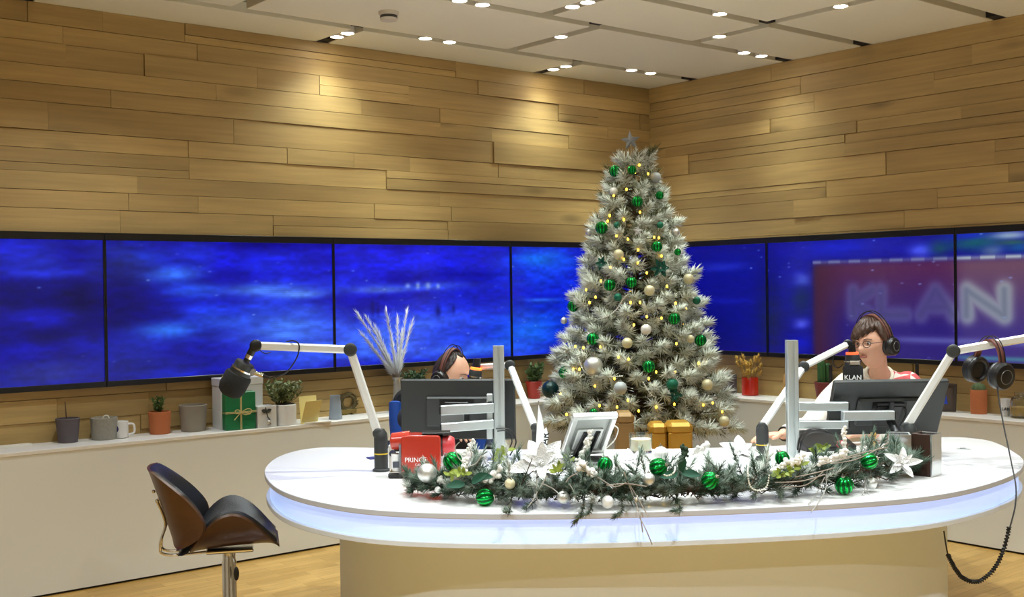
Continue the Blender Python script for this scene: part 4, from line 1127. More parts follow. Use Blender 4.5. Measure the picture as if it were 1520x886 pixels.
mb = MB(); mb.tube(catmull([c + V((-.01, 0, h - .014)), c + V((0, 0, h + .006)), c + V((.02, 0, h + .008)), c + V((.028, 0, h - .012))], 5), .004, 6); mb.build('wick', mat('wick_white', (220, 216, 206), .7), t)
c, r, h = seat(172, 190, 625, 651); r = max(r, .034); t = thing('mug', 'white mug with a dark blue emblem on the ledge', 'mug', c)
mb = MB(); mb.lathe([(r * .6, 0), (r * .92, .003), (r, h * .3), (r, h - .002), (r - .003, h), (r - .005, h - .003), (r - .006, .01), (.001, .008)], c, n=32); mb.build('body', CERAMIC, t)
e = V((c.y, -c.x, 0)).normalized(); mb = MB(); mb.tube(catmull([c + e * (r - .002) + V((0, 0, h * .82)), c + e * (r + .026) + V((0, 0, h * .76)), c + e * (r + .028) + V((0, 0, h * .3)), c + e * (r - .002) + V((0, 0, h * .2))], 6), .0055, 8); mb.build('handle', CERAMIC, t)
f_ = V((-c.x, -c.y, 0)).normalized(); g_ = (f_ - e * .75).normalized(); mb = MB(); mb.ball(c + g_ * (r - .001) + V((0, 0, h * .56)), (.011, .0025, .015), 14, 8, axis=(0, 0, 1)); mb.build('emblem', mat('emblem_navy', (44, 40, 96), .5), t)
c, r, h = seat(219, 252, 611, 645); t = thing('potted_succulent', 'terracotta pot with a tiny sprouting plant, left of the beige-grey pot', 'plant', c); pot(t, c, r * .88, r, h, TERRA); leafy(t, c + V((0, 0, h - .012)), .04, .10, 6, LEAF, .026, .016)
c, r, h = seat(263, 304, 601, 641); t = thing('flower_pot', 'empty beige-grey round pot left of the white box and green gift', 'pot', c); pot(t, c, r * .86, r, h, STONE)
# tall white box
c, r, h = seat(312, 385, 561, 637); q = ROOMI @ c
w_ = .215
t = thing('white_box', 'tall white cardboard box behind the green wrapped gift', 'box', c)
Mx = ROOM @ Matrix.Translation((q.x, -.117, SH)); t.location = Mx.translation
mb = MB(Mx); mb.box((0, 0, h / 2 - .006), (w_ + .04, .115, h - .012), bev=.002); mb.build('box', mat('box_white', (214, 214, 212), .6), t, 0)
mb = MB(Mx); mb.box((0, 0, h - .022), (w_ + .046, .12, .044), bev=.002); mb.build('lid', mat('box_white', (214, 214, 212), .6), t, 0)
# green gift
p = at(355, 637, SH); q = ROOMI @ p; hg = atv(355, 581, p.y).z - SH
Mx = ROOM @ Matrix.Translation((q.x, min(q.y + .03, -.218), SH)) @ Matrix.Rotation(-.08, 4, 'Z')
t = thing('wrapped_gift', 'green wrapped gift tied with twine, standing before the tall white box', 'gift', Mx.translation)
GW = mat('green_gift_wrap', (24, 116, 66), .35, var=.25, scale=16, bump=.3)
gw = .175
mb = MB(Mx); mb.box((0, 0, hg / 2), (gw, .055, hg), bev=.004); mb.build('parcel', GW, t, 25)
TW = mat('jute_twine', (206, 190, 132), .8)
mb = MB(Mx)
for x in (-.003, .003): mb.tube([(x, -.030, .002), (x, -.030, hg + .001), (x, .03, hg + .001), (x, .03, .002)], .0022, 6); mb.tube([(-gw / 2 - .002, -.030, hg * .46 + x), (gw / 2 + .002, -.030, hg * .46 + x), (gw / 2 + .002, .03, hg * .46 + x), (-gw / 2 - .002, .03, hg * .46 + x)], .0022, 6, closed=True)
mb.build('twine', TW, t)
mb = MB(Mx); k0 = V((0, -.034, hg * .46))
for pts in ([(.0, 0, 0), (.03, -.008, .018), (.055, -.01, .012), (.05, -.008, -.008), (.02, -.004, -.004), (0, 0, 0)], [(.0, 0, 0), (-.02, -.008, .016), (-.038, -.01, .012), (-.034, -.008, -.004), (-.01, -.004, -.003), (0, 0, 0)], [(0, 0, 0), (-.02, -.004, -.016), (-.042, -.004, -.04)], [(0, 0, 0), (.02, -.004, -.014), (.05, -.004, -.012)]):
    mb.tube(catmull([k0 + V(a) for a in pts], 5), .0024, 6)
mb.build('bow', TW, t)
# white carton with a picture of an ornament
p = at(394, 635, SH); q = ROOMI @ p; hg = atv(394, 603, p.y).z - SH
Mx = ROOM @ Matrix.Translation((q.x + .016, q.y + .05, SH))
t = thing('white_box', 'small low white box with a silver bauble and dark ribbon on its front', 'box', Mx.translation)
mb = MB(Mx); mb.box((0, 0, hg / 2), (.115, .09, hg), bev=.002); mb.build('box', mat('box_white', (214, 214, 212), .6), t, 0)
mb = MB(Mx); mb.tube(catmull([(-.012, -.047, hg * .95), (-.006, -.049, hg * .7), (.0, -.049, hg * .5), (.014, -.049, hg * .35), (.016, -.049, hg * .15)], 5), .006, 6, flat=.4)
for s in (-1, 1): mb.leaf((-.008, -.048, hg * .72), (s * 1, 0, .5), (0, -1, 0), .035, .026, .1, .2, 6, 4)
mb.build('ribbon', mat('dark_ribbon', (66, 70, 66), .6), t)
mb = MB(Mx); mb.ball((.004, -.056, hg * .27), .012, 20, 12); mb.build('silver_ball', SILVER, t)
# white planter with leafy plant
c, r, h = seat(411, 441, 600, 632); r = .066
q = ROOMI @ c; Mx = ROOM @ Matrix.Translation((q.x - .01, min(q.y, -.12), SH)); t = thing('potted_plant', 'bushy green plant in a white oblong planter beside the cream card', 'plant', Mx.translation)
mb = MB(Mx)
o = [(.064 * math.copysign(abs(math.cos(a)) ** .7, math.cos(a)), .06 * math.copysign(abs(math.sin(a)) ** .7, math.sin(a))) for a in [2 * PI * i / 32 for i in range(32)]]
mb.prism([(a * .92, b * .92) for a, b in o], 0, h); mb.build('planter', CERAMIC, t, 40, bevel=.004)
mb = MB(Mx); mb.prism([(a * .8, b * .8) for a, b in o], h, h + .004); mb.build('soil', SOIL, t, 40)
cc = Mx.translation + V((-.02, 0, h)); stp = R_.getstate()
leafy(t, cc, .12, .13, 46, mat('plant_olive', (120, 130, 82), .6, var=.3, scale=14), .026, .016)
# cream card with ring
p = at(456, 629, SH); q = ROOMI @ p; hg = atv(456, 588, p.y).z - SH
Mx = ROOM @ Matrix.Translation((q.x + .022, q.y + .012, SH)) @ Matrix.Rotation(.08, 4, 'Z') @ Matrix.Rotation(-.12, 4, 'X')
t = thing('greeting_card', 'cream standing card with a dark ring drawn near its right edge', 'card', Mx.translation)
mb = MB(Mx); mb.box((0, 0, hg / 2), (.118, .003, hg)); mb.build('front', mat('cream_card', (236, 220, 150), .7), t, 0)
mb = MB(Mx); mb.tube([(.034 + .014 * math.cos(a), -.0022, hg * .55 + .03 * math.sin(a)) for a in [2 * PI * i / 24 for i in range(24)]], .0022, 6, closed=True, flat=.4); mb.tube([(.034, -.0022, hg * .36), (.034, -.0022, hg * .17)], .0024, 6); mb.build('ring_drawing', INK, t)
mb = MB(Mx @ Matrix.Translation((0, .0, 0)) @ Matrix.Rotation(.5, 4, 'X')); mb.box((0, .004, hg * .45), (.112, .002, hg * .9)); mb.build('back', mat('cream_card', (236, 220, 150), .7), t, 0)
p = at(474, 628, SH); q = ROOMI @ p
mb = MB(ROOM @ Matrix.Translation((q.x, q.y + .03, SH)) @ Matrix.Rotation(-.1, 4, 'Z')); mb.box((0, 0, .004), (.16, .06, .008), bev=.001)
tag(mb.build('booklet', PAPER, smooth=0), 'thin white booklet lying flat between the cream card and blue-grey vase', 'booklet')
c, r, h = seat(488, 508, 587, 623); t = thing('vase', 'slim blue-grey tapered vase on the ledge beside the bronze wreath', 'vase', c)
mb = MB(); mb.lathe([(r * .6, 0), (r, .002), (r * .82, h * .6), (r * .74, h - .004), (r * .78, h), (r * .66, h), (r * .6, h - .03), (.001, h - .04)], c, n=32); mb.build('body', mat('blue_grey_glaze', (148, 160, 174), .45), t)
# bronze wreath ornament
p = at(521, 616, SH); q = ROOMI @ p; hg = atv(521, 584, p.y).z - SH
Mx = ROOM @ Matrix.Translation((q.x, q.y + .035, SH + .012)); t = thing('wreath_ornament', 'small bronze ring-shaped wreath ornament standing on the ledge', 'ornament', Mx.translation)
BRZ = mat('aged_bronze', (96, 84, 52), .5, .4, var=.35, scale=50, bump=.5)
mb = MB(Mx); R0 = hg * .36
for k in range(60):
    a = 2 * PI * k / 60 + R_.gauss(0, .05); P0 = V((R0 * math.cos(a), R_.gauss(0, .004), R0 * math.sin(a) + hg * .5))
    mb.leaf(P0, (math.cos(a + 1.1) + R_.gauss(0, .3), R_.gauss(0, .5), math.sin(a + 1.1) + R_.gauss(0, .3)), (R_.gauss(0, 1), -1, R_.gauss(0, 1)), .03, .014, .2, .3, 5, 3)
mb.tube([(R0 * math.cos(a), 0, R0 * math.sin(a) + hg * .5) for a in [2 * PI * i / 32 for i in range(32)]], .014, 8, closed=True); mb.build('wreath', BRZ, t)
mb = MB(Mx); mb.box((0, 0, .01), (hg * .85, .03, hg * .22), bev=.004)
for x in (-.035, -.02, .03): mb.box((x, -.004, -.006), (.012, .02, .014), bev=.002)
mb.build('base', mat('bronze_gilt', (140, 120, 66), .4, .5, var=.2), t)
def wall_pt(px, py, off):
    o = ROOMI @ CAMP; d = ROOMI.to_3x3() @ ray(px, py); return ROOM @ (o + d * ((-off - o.y) / d.y))
# silver reeds in a vase, behind the blue chair
p = rp(*( (lambda q: (q.x, -.13, SH))(ROOMI @ atv(571, 600, 7.25)) )); p.z = SH
t = thing('reed_vase', 'tall sprays of glittering silver reeds in a slim vase before the screens', 'dried reeds', p)
hv = atv(571, 560, p.y).z - SH
mb = MB(); mb.lathe([(.03, 0), (.04, .003), (.04, .05), (.028, hv * .55), (.026, hv * .9), (.036, hv), (.032, hv), (.022, hv * .9), (.02, .06)], p, n=28); mb.build('vase', mat('grey_glass', (170, 170, 168), .2, .3), t)
st = MB(); parts = []
for (px, py) in ((533, 470), (548, 478), (560, 492), (575, 470), (590, 480), (603, 468), (610, 485), (566, 520), (596, 500), (540, 500), (582, 510), (553, 515)):
    e = wall_pt(px, py, R_.uniform(.10, .16)); b0 = p + V((0, 0, hv * .6)); m_ = b0 + (e - b0) * .5; m_ = V((p.x + (m_.x - p.x) * .7, m_.y, m_.z))
    P = catmull([b0, p + V(((e.x - p.x) * .15, 0, hv)), m_, e], 8); st.tube(P, [.0022] * (len(P) - 1) + [.001], 5)
    for j in range(9, len(P) - 1):
        dd = np.array(P[j + 1] - P[j]); parts.append(tuft(P[j], dd, .05, 24, .046, .0026, 0, (.15, .55)))
st.build('stalks', mat('reed_stalk', (150, 140, 132), .6), t)
needle_mesh('plumes', parts, [SILVER_GLITTER], t)
# plant behind the left monitor, red pot plant
q = ROOMI @ atv(618, 575, 7.2); p = rp(q.x, -.13, SH); hp = atv(618, 574, p.y).z - SH
t = thing('potted_plant', 'low green plant on the ledge showing just above the left monitor', 'plant', p); pot(t, p, .06, .075, hp, CERAMIC); leafy(t, p + V((0, 0, hp - .01)), .12, .11, 24, LEAF_DARK, .03, .014)
c, r, h = seat(768, 792, 566, 591); t = thing('potted_plant', 'leafy green plant in a tapered red pot left of the Christmas tree', 'plant', c); pot(t, c, r * .72, r * 1.05, h, RED_POT); leafy(t, c + V((0, -.02, h - .01)), .062, .12, 26, LEAF, .034, .02)

# right ledge
c, r, h = seat(1079, 1097, 556, 584); t = thing('dark_pot', 'dark plum-grey square pot half hidden by the tree on the right ledge', 'pot', c); Mx = ROOM @ Matrix.Translation(ROOMI @ c)
mb = MB(Mx); h_ = h; mb.box((0, 0, h_ / 2), (r * 1.7, r * 1.7, h_), bev=.004, taper=.9); mb.build('pot', PLUMGREY, t, 25)
mb = MB(Mx); mb.box((0, 0, h_ + .001), (r * 1.5, r * 1.5, .002)); mb.build('soil', SOIL, t, 0)
c, r, h = seat(1101, 1126, 560, 588); t = thing('glass_vase', 'red glass vase of dried yellow flowers right of the tree', 'vase', c)
mb = MB(); mb.lathe([(r * .8, 0), (r, .004), (r * .98, h), (r * .9, h), (r * .9, .012), (.001, .01)], c, n=32); mb.build('vase', mat('red_glass', (196, 40, 22), .2, var=.1, coat=.4), t)
parts = []; fl = MB()
for i in range(26):
    a = R_.random() * 2 * PI; s = R_.random() ** .5 * .085; e = c + V((s * math.cos(a) - .01, s * math.sin(a) * .5 - .035, h + .03 + R_.random() * .11 - s * .3))
    fl.tube([c + V((s * .2 * math.cos(a), s * .2 * math.sin(a), h * .3)), e], .0016, 5); parts.append(tuft(e, (math.cos(a) * .4, math.sin(a) * .4, 1), .03, 60, .022, .003, 0, (.4, 1.6)))
fl.build('stems', mat('dry_stem', (170, 140, 70), .8), t); needle_mesh('flower_heads', parts, [mat('dried_yellow', (214, 172, 82), .9, var=.15)], t)
p = at(1159, 592, SH); q = ROOMI @ p; hg = atv(1159, 557, p.y).z - SH
Mx = ROOM @ Matrix.Translation((-.06, q.y, SH)) @ Matrix.Rotation(-PI / 2, 4, 'Z') @ Matrix.Rotation(-.14, 4, 'X')
t = thing('picture_frame', 'small pale wooden frame leaning on the wall left of the right post', 'frame', Mx.translation)
mb = MB(Mx); w_ = .11
for (x, z, a, b) in ((0, hg - .008, w_, .016), (0, .008, w_, .016), (-w_ / 2 + .008, hg / 2, .016, hg - .032), (w_ / 2 - .008, hg / 2, .016, hg - .032)): mb.box((x, 0, z), (a, .014, b), bev=.001)
mb.build('frame', mat('pale_frame_wood', (186, 146, 88), .6), t, 0); mb = MB(Mx); mb.box((0, .003, hg / 2), (w_ - .02, .004, hg - .02)); mb.build('panel', mat('tan_panel', (196, 160, 104), .7), t, 0)
c, r, h = seat(1209, 1237, 567, 597); t = thing('potted_cactus', 'column cactus in a maroon tapered pot left of the right presenter', 'cactus', c); pot(t, c, r * .7, r, h, MAROON)
hc = atv(1224, 532, c.y).z - SH - h
for k, (dx, dy, hh, rr) in enumerate(((-.014, 0, hc, .024), (.03, .012, hc * .86, .02), (.0, .03, hc * .6, .018))):
    mb = MB(); mb.lathe([(rr * .8, -.02), (rr, .01), (rr, hh - rr), (rr * .75, hh - rr * .35), (rr * .3, hh - .001), (.001, hh)], c + V((dx, dy, h - .01)), n=48, rib=lambda a: 1 + .12 * math.cos(8 * a)); mb.build('cactus_column', mat('cactus_green', (46, 92, 46), .6, var=.15), t, 60)
# photo frame
p = at(1412, 609, SH); q = ROOMI @ p; hg = atv(1412, 568, p.y).z - SH
Mx = ROOM @ Matrix.Translation((-.12, q.y, SH + .004)) @ Matrix.Rotation(-PI / 2 + .25, 4, 'Z') @ Matrix.Rotation(-.16, 4, 'X')
t = thing('photo_frame', 'dark photo frame showing a person in blue, behind the right microphone arm', 'photo frame', Mx.translation)
w_ = .155; mb = MB(Mx)
for (x, z, a, b) in ((0, hg - .007, w_, .014), (0, .007, w_, .014), (-w_ / 2 + .007, hg / 2, .014, hg - .028), (w_ / 2 - .007, hg / 2, .014, hg - .028)): mb.box((x, 0, z), (a, .016, b), bev=.001)
mb.build('frame', mat('dark_frame', (58, 50, 46), .5), t, 0)
mb = MB(Mx); mb.box((0, .003, hg / 2), (w_ - .02, .004, hg - .02)); mb.build('photo_ground', mat('photo_brown', (80, 66, 58), .6, var=.2), t, 0)
mb = MB(Mx); mb.prism([(-.05, -.028), (-.05, .01), (-.03, .03), (.0, .034), (.022, .02), (.03, -.028)], 0, .001, 0, Mx @ Matrix.Translation((.0, -.0, hg * .42)) @ Matrix.Rotation(PI / 2, 4, 'X')); mb.v = mb.v
mb.build('blue_shirt', mat('photo_blue', (40, 70, 190), .6), t, 0)
mb = MB(Mx); mb.ball((-.012, -.0005, hg * .73), (.015, .001, .02), 16, 10); mb.build('face_patch', mat('photo_skin', (190, 140, 110), .6), t)
mb = MB(Mx); mb.ball((-.01, -.0012, hg * .80), (.016, .001, .011), 14, 8); mb.build('hair_patch', mat('photo_hair', (60, 42, 34), .6), t)
mb = MB(Mx); mb.tube([(0, .006, hg * .7), (.0, .07, -.004)], .004, 6); mb.build('strut', BLACK, t)
c, r, h = seat(1448, 1472, 577, 614); t = thing('potted_cactus', 'round green cactus in a straight terracotta pot under the hanging headphones', 'cactus', c); pot(t, c, r * .96, r, h * .96, TERRA)
mb = MB()
mb.ball(c + V((0, 0, h * .98)), (r * .72, r * .72, .038), 60, 14, rib=lambda a: 1 + .10 * math.cos(10 * a))
for k in range(5): a = k * 1.26; mb.ball(c + V((r * .45 * math.cos(a), r * .45 * math.sin(a), h * .98)), (r * .42, r * .42, .03), 40, 10, rib=lambda a: 1 + .12 * math.cos(8 * a))
mb.build('cactus_body', mat('cactus_grey_green', (92, 112, 76), .7, var=.2, scale=60), t, 60)
c, r, h = seat(1487, 1500, 592, 618); r = max(r, .03); t = thing('paper_cup', 'small white cup with black print beside the glass jar of sand', 'cup', c)
mb = MB(); mb.lathe([(r * .7, 0), (r * .8, .002), (r, h - .003), (r * 1.03, h), (r * .96, h), (r * .75, .008), (.001, .006)], c, n=28); mb.build('body', CERAMIC, t)
f_ = V((-c.x, -c.y, 0)).normalized(); xd = V((0, 0, 1)).cross(f_)
mesh_text('lettering', 'LAN', .024, INK, t, basis(c + f_ * (r * .93) + V((0, 0, h * .42)), xd, (0, 0, 1), f_), .001, .0006)
c, r, h = seat(1500, 1535, 583, 622); t = thing('glass_jar', 'round glass jar half filled with yellow sand at the right edge', 'jar', c)
mb = MB(); mb.lathe([(r * .9, .001), (r, .01), (r, h * .62), (r * .8, h * .82), (r * .62, h * .86), (r * .62, h), (r * .57, h), (r * .57, h * .86), (r * .76, h * .8), (r * .95, h * .6), (r * .95, .012), (.001, .008)], c, n=36); mb.build('glass', GLASS, t)
mb = MB(); mb.lathe([(.001, .0095), (r * .93, .014), (r * .93, h * .42), (.001, h * .43)], c, n=32); mb.build('sand', mat('yellow_sand', (232, 192, 110), .9, bump=.3, scale=400), t)

# ------------------------------------------------------------------ bar stool
u0 = (334 - 760) * 5.0 / F; b0 = V((u0, 5.0, 0))
stool = thing('bar_stool', 'walnut bentwood stool with black leather pads on a chrome column', 'stool', b0)
PX = lambda px, py: atv(px, py, 5.0)
zs = PX(333, 812).z
mb = MB(); mb.lathe([(.001, .0), (.205, 0), (.21, .006), (.2, .014), (.06, .03), (.034, .05), (.031, .06), (.031, zs - .06), (.028, zs - .05), (.028, zs - .01), (.001, zs - .01)], b0, n=40); mb.build('column', CHROME, stool)
mb = MB(); mb.box((b0.x + .005, b0.y, zs - .004), (.20, .16, .014), bev=.004); mb.build('seat_plate', CHROME, stool, 0)
mb = MB(); mb.tube(catmull([b0 + V((.01, -.03, zs - .015)), b0 + V((.02, -.06, zs - .04)), b0 + V((.028, -.075, zs - .075))], 5), .004, 8); lv = mb.build('lever', CHROME, stool)
mb = MB(); mb.ball(b0 + V((.031, -.08, zs - .10)), (.012, .010, .030), 16, 12); mb.build('lever_grip', BLACK, lv)
xb, xf = PX(270, 812).x, PX(412, 801).x
def seat_surf(t, s, off=0.0):
    """t: back to front, s: across; wings rise at the sides in the middle of the depth"""
    x = xb + (xf - xb) * t
    zb = zs + .006 + .018 * t + .10 * 0
    wing = .165 * max(0, math.sin(PI * min(1, max(0, (t - .08) / .92)) ** .92)) ** 1.1
    w = .215 * (0.80 + .2 * math.sin(PI * t)) * (1 - .15 * t * t)
    th = s * 1.12
    y = w * math.sin(th) / math.sin(1.12)
    z = zb + wing * ((1 - math.cos(th)) / (1 - math.cos(1.12)))
    nn = V((0, -math.sin(th) * .75, 1)).normalized()
    return V((x, b0.y + y, z)) + nn * off
NT, NS = 22, 21
def grid(f, o, t0=0, t1=1, s0=-1, s1=1): return [[f(t0 + (t1 - t0) * i / (NT - 1), s0 + (s1 - s0) * j / (NS - 1), o) for j in range(NS)] for i in range(NT)]
mb = MB(); mb.shell(grid(seat_surf, .006, .12), grid(seat_surf, -.006, .12)); mb.build('seat_shell', WALNUT, stool, 50)
def puff(f, base, amp, e=.35):
    def g(t, s, o): return f(t, s, base + amp * max(0, 1 - abs(2 * t - 1) ** 4) ** e * max(0, 1 - abs(s) ** 4) ** e)
    return g
mb = MB(); mb.shell(grid(puff(seat_surf, .007, .044, .3), 0, .0, .975, -.97, .97), grid(seat_surf, .0065, .0, .975, -.97, .97)); mb.build('seat_pad', LEATHER, stool, 60)
bx0, bz0 = PX(263, 797).x, PX(263, 797).z; bx1, bz1 = PX(226, 688).x, PX(226, 688).z
def back_surf(t, s, off=0.0):
    wing = .185 * math.sin(PI * (t * .93 + .035)) ** .9 * (1.1 - .3 * t) if 0 <= t <= 1 else 0
    w = .21 * (0.62 + .38 * math.sin(PI * (t * .8 + .2)) ** .8)
    th = s * 1.15
    y = w * math.sin(th) / math.sin(1.15); f = wing * (1 - math.cos(th)) / (1 - math.cos(1.15))
    nn = V((1, -math.sin(th) * .8 * (1 if s else 1), .2)).normalized()
    return V((bx0 + (bx1 - bx0) * t + f, b0.y + y, bz0 + (bz1 - bz0) * t - f * .22)) + nn * off
mb = MB(); mb.shell(grid(back_surf, .006), grid(back_surf, -.006)); mb.build('back_shell', WALNUT, stool, 50)
mb = MB(); mb.shell(grid(puff(back_surf, .007, .032), 0, .03, .99, -.93, .93), grid(back_surf, .0065, .03, .99, -.93, .93)); mb.build('back_pad', LEATHER, stool, 60)
mb = MB()
for s in (-1, 1): mb.tube(catmull([V((bx0 + (bx1 - bx0) * .55 - .012, b0.y + s * .04, bz0 + (bz1 - bz0) * .55)), V((PX(250, 770).x, b0.y + s * .04, PX(250, 770).z)), V((PX(243, 800).x, b0.y + s * .04, PX(243, 800).z)), V((PX(252, 819).x, b0.y + s * .04, zs - .008)), V((b0.x - .08, b0.y + s * .04, zs - .006))], 8), .006, 8)
mb.build('back_bracket', CHROME, stool)
for tt in (.55, .68):
    mb = MB(); mb.ball((bx0 + (bx1 - bx0) * tt - .012, b0.y - .04, bz0 + (bz1 - bz0) * tt), .008, 12, 8); mb.build('bolt', CHROME, stool)
stool.rotation_euler = (0, 0, math.radians(13))
# ------------------------------------------------------------------ chairs of the presenters
BLUE = mat('blue_upholstery', (24, 78, 178), .6, var=.06, bump=.15, scale=300)
FABRIC = mat('black_fabric', (26, 27, 30), .8, bump=.2, scale=400)
def star_base(root, c, top):
    mb = MB(); mb.lathe([(.03, .06), (.035, .1), (.028, .12), (.028, top)], c, n=20); mb.build('gas_column', BLACK, root)
    for k in range(5):
        a = 2 * PI * k / 5 + .3; e = c + V((.3 * math.cos(a), .3 * math.sin(a), .075))
        mb = MB(); mb.tube([c + V((0, 0, .10)), (c + V((0, 0, .1))) * .5 + e * .5 + V((0, 0, .006)), e], [.024, .02, .015], 10); o = mb.build('base_leg', BLACK, root)
        mb = MB(); t = V((-math.sin(a), math.cos(a), 0)); mb.cyl(e + t * .02 + V((0, 0, -.045)), e - t * .02 + V((0, 0, -.045)), .028); mb.build('caster', BLACK, o)
def rrect(w, h, r, n=6):
    o = []
    for cx, cy, a0 in ((w - r, h - r, 0), (-w + r, h - r, 90), (-w + r, -h + r, 180), (w - r, -h + r, 270)):
        for i in range(n + 1): a = math.radians(a0 + 90 * i / n); o.append((cx + r * math.cos(a), cy + r * math.sin(a)))
    return o
c = V(((650 - 760) / F * 6.30, 6.30, 0))
ch = thing('office_chair', 'black office chair with blue side bolsters behind the left monitor', 'chair', c)
star_base(ch, c + V((0, -.14, 0)), .35)
mb = MB(); mb.box(c + V((0, -.24, .385)), (.50, .50, .09), bev=.035); mb.build('seat', FABRIC, ch, 60)
zt = atv(590, 577, 6.30).z
Mb_ = Matrix.Translation(c + V((0, .03, (zt + .46) / 2))) @ Matrix.Rotation(math.radians(-8), 4, 'X') @ Matrix.Rotation(PI / 2, 4, 'X')
mb = MB(Mb_); mb.prism(rrect(.262, (zt - .46) / 2, .085), -.045, .035); mb.build('backrest', FABRIC, ch, 40, bevel=.02)
for s in (-1, 1):
    mb = MB(Mb_); hh = (zt - .46) / 2
    mb.tube(catmull([(s * .225, -hh * .8, .05), (s * .235, -hh * .2, .05), (s * .245, hh * .3, .05), (s * .245, hh * .70, .045)], 8), [.02] + [.034] * 23 + [.02], 12); mb.build('side_bolster', BLUE, ch, 60)
    mb = MB(); mb.box(c + V((s * .29, -.2, .66)), (.07, .26, .03), bev=.012); mb.box(c + V((s * .275, -.2, .55)), (.03, .05, .2), bev=.008); mb.build('armrest', BLACK, ch, 40)
c = V((2.0, 6.34, 0))
ch2 = thing('office_chair', 'black office chair whose back post shows behind the right presenter\'s shoulder', 'chair', c)
star_base(ch2, c + V((-.04, -.22, 0)), .42)
mb = MB(); mb.box(c + V((-.03, -.24, .465)), (.48, .46, .08), bev=.03); mb.build('seat', FABRIC, ch2, 60)
zt = atv(1360, 540, 6.32).z
for s in (-1, 1):
    u = (1360 - 760) / F * 6.32 if s > 0 else c.x * 2 - (1360 - 760) / F * 6.32
    mb = MB(); mb.tube([V((u, 6.22, .46)), V((u, 6.31, .60)), V((u, 6.32, zt))], [.012, .011, .010], 10); mb.build('back_post', BLACK, ch2)
mb = MB(); mb.box(c + V((0, 0, .77)), (.34, .02, .38), bev=.008); mb.build('back_mesh', FABRIC, ch2, 40)

# ------------------------------------------------------------------ people
def head_shape(n):
    x, y, z = n.x * .076, n.y * .096, n.z * .118
    t = max(0, -z / .118); t2 = max(0, z / .118)
    x *= 1 - .30 * t ** 1.7; x *= 1 + .04 * math.exp(-((z - .02) / .05) ** 2)
    if y < 0: y *= 1 - .42 * t ** 1.1
    else: y *= 1 - .06 * t2
    if n.y > 0:
        f = min(1, n.y * 3)
        nz = math.exp(-((z + .018) / (.030 if z > -.018 else .010)) ** 2)
        y += f * (.027 * math.exp(-(x / (.010 + .006 * (z < 0))) ** 2) * nz)
        y -= f * .010 * math.exp(-((abs(x) - .031) / .016) ** 2 - ((z - .014) / .013) ** 2)
        y += f * .005 * math.exp(-((z - .036) / .012) ** 2 - (x / .055) ** 2)
        y += f * .008 * math.exp(-((z + .053) / .013) ** 2 - (x / .024) ** 2)
        y -= f * .005 * math.exp(-((z + .053) / .0035) ** 2 - (x / .022) ** 2)
        y += f * .010 * math.exp(-((z + .094) / .018) ** 2 - (x / .026) ** 2)
        y += f * .003 * math.exp(-((z + .02) / .03) ** 2 - ((abs(x) - .045) / .02) ** 2)
    return V((x, y, z))
def sphere_grid(fn, nu=72, nv=54):
    vs, fs = [fn(V((0, 0, 1)))], []
    for j in range(1, nv):
        t = PI * j / nv
        for i in range(nu):
            a = 2 * PI * i / nu; vs.append(fn(V((math.sin(t) * math.cos(a), math.sin(t) * math.sin(a), math.cos(t)))))
    vs.append(fn(V((0, 0, -1))))
    for i in range(nu):
        fs.append((0, 1 + i, 1 + (i + 1) % nu)); b = 1 + (nv - 2) * nu; fs.append((len(vs) - 1, b + (i + 1) % nu, b + i))
    for j in range(nv - 2):
        for i in range(nu): b = 1 + j * nu; fs.append((b + i, b + nu + i, b + nu + (i + 1) % nu, b + (i + 1) % nu))
    return vs, fs
def sstep(a, b, x):
    t = min(1, max(0, (x - a) / (b - a))); return t * t * (3 - 2 * t)
def loft(mb, rings, n=28):
    vs, fs = [], []
    for c, ax, hw, ay, hd in rings:
        for i in range(n):
            a = 2 * PI * i / n; ca, sa = math.cos(a), math.sin(a)
            vs.append(V(c) + ax * (hw * math.copysign(abs(ca) ** .85, ca)) + ay * (hd * math.copysign(abs(sa) ** .85, sa)))
    k = len(rings)
    for j in range(k - 1):
        for i in range(n): fs.append((j * n + i, j * n + (i + 1) % n, (j + 1) * n + (i + 1) % n, (j + 1) * n + i))
    fs.append(tuple(range(n))[::-1]); fs.append(tuple(range((k - 1) * n, k * n)))
    mb.add(vs, fs)
def limb(mb, pts, rs):
    P = catmull(pts, 6); R = np.interp(np.linspace(0, len(pts) - 1, len(P)), range(len(pts)), rs)
    mb.tube(P, list(R), 16)
    for p, r in ((P[0], R[0]), (P[-1], R[-1])): mb.ball(p, float(r) * .99, 16, 10)
def hand(mb, w, d, nrm, thumb_side, curl=.35):
    """w wrist, d along the hand, nrm out of the back of the hand"""
    d = V(d).normalized(); nrm = V(nrm); nrm = (nrm - d * nrm.dot(d)).normalized(); s = d.cross(nrm) * thumb_side
    M = basis(w + d * .048, d, s, d.cross(s))
    mb.ball((0, 0, 0), (.055, .041, .0155), 18, 12, 0, M); mb.ball((.018, 0, 0), (.034, .040, .0135), 18, 12, 0, M)
    for i, (L, off) in enumerate(((.072, .030), (.080, .010), (.074, -.011), (.058, -.031))):
        b = w + d * .085 + s * off; fd = (d + s * (off * 3.2)).normalized()
        p1 = b + fd * (L * .42) - nrm * (.06 * L); p2 = p1 + (fd - nrm * curl).normalized() * (L * .32); p3 = p2 + (fd - nrm * curl * 2.2).normalized() * (L * .26)
        limb(mb, [b - fd * .02, p1, p2, p3], [.0095, .0088, .0080, .0068])
    b = w + d * .028 + s * .028; p1 = b + (d * .6 + s * .8 - nrm * .15).normalized() * .036; p2 = p1 + (d * .9 + s * .4 - nrm * .2).normalized() * .03
    limb(mb, [b - s * .012, p1, p2], [.013, .0105, .0085])

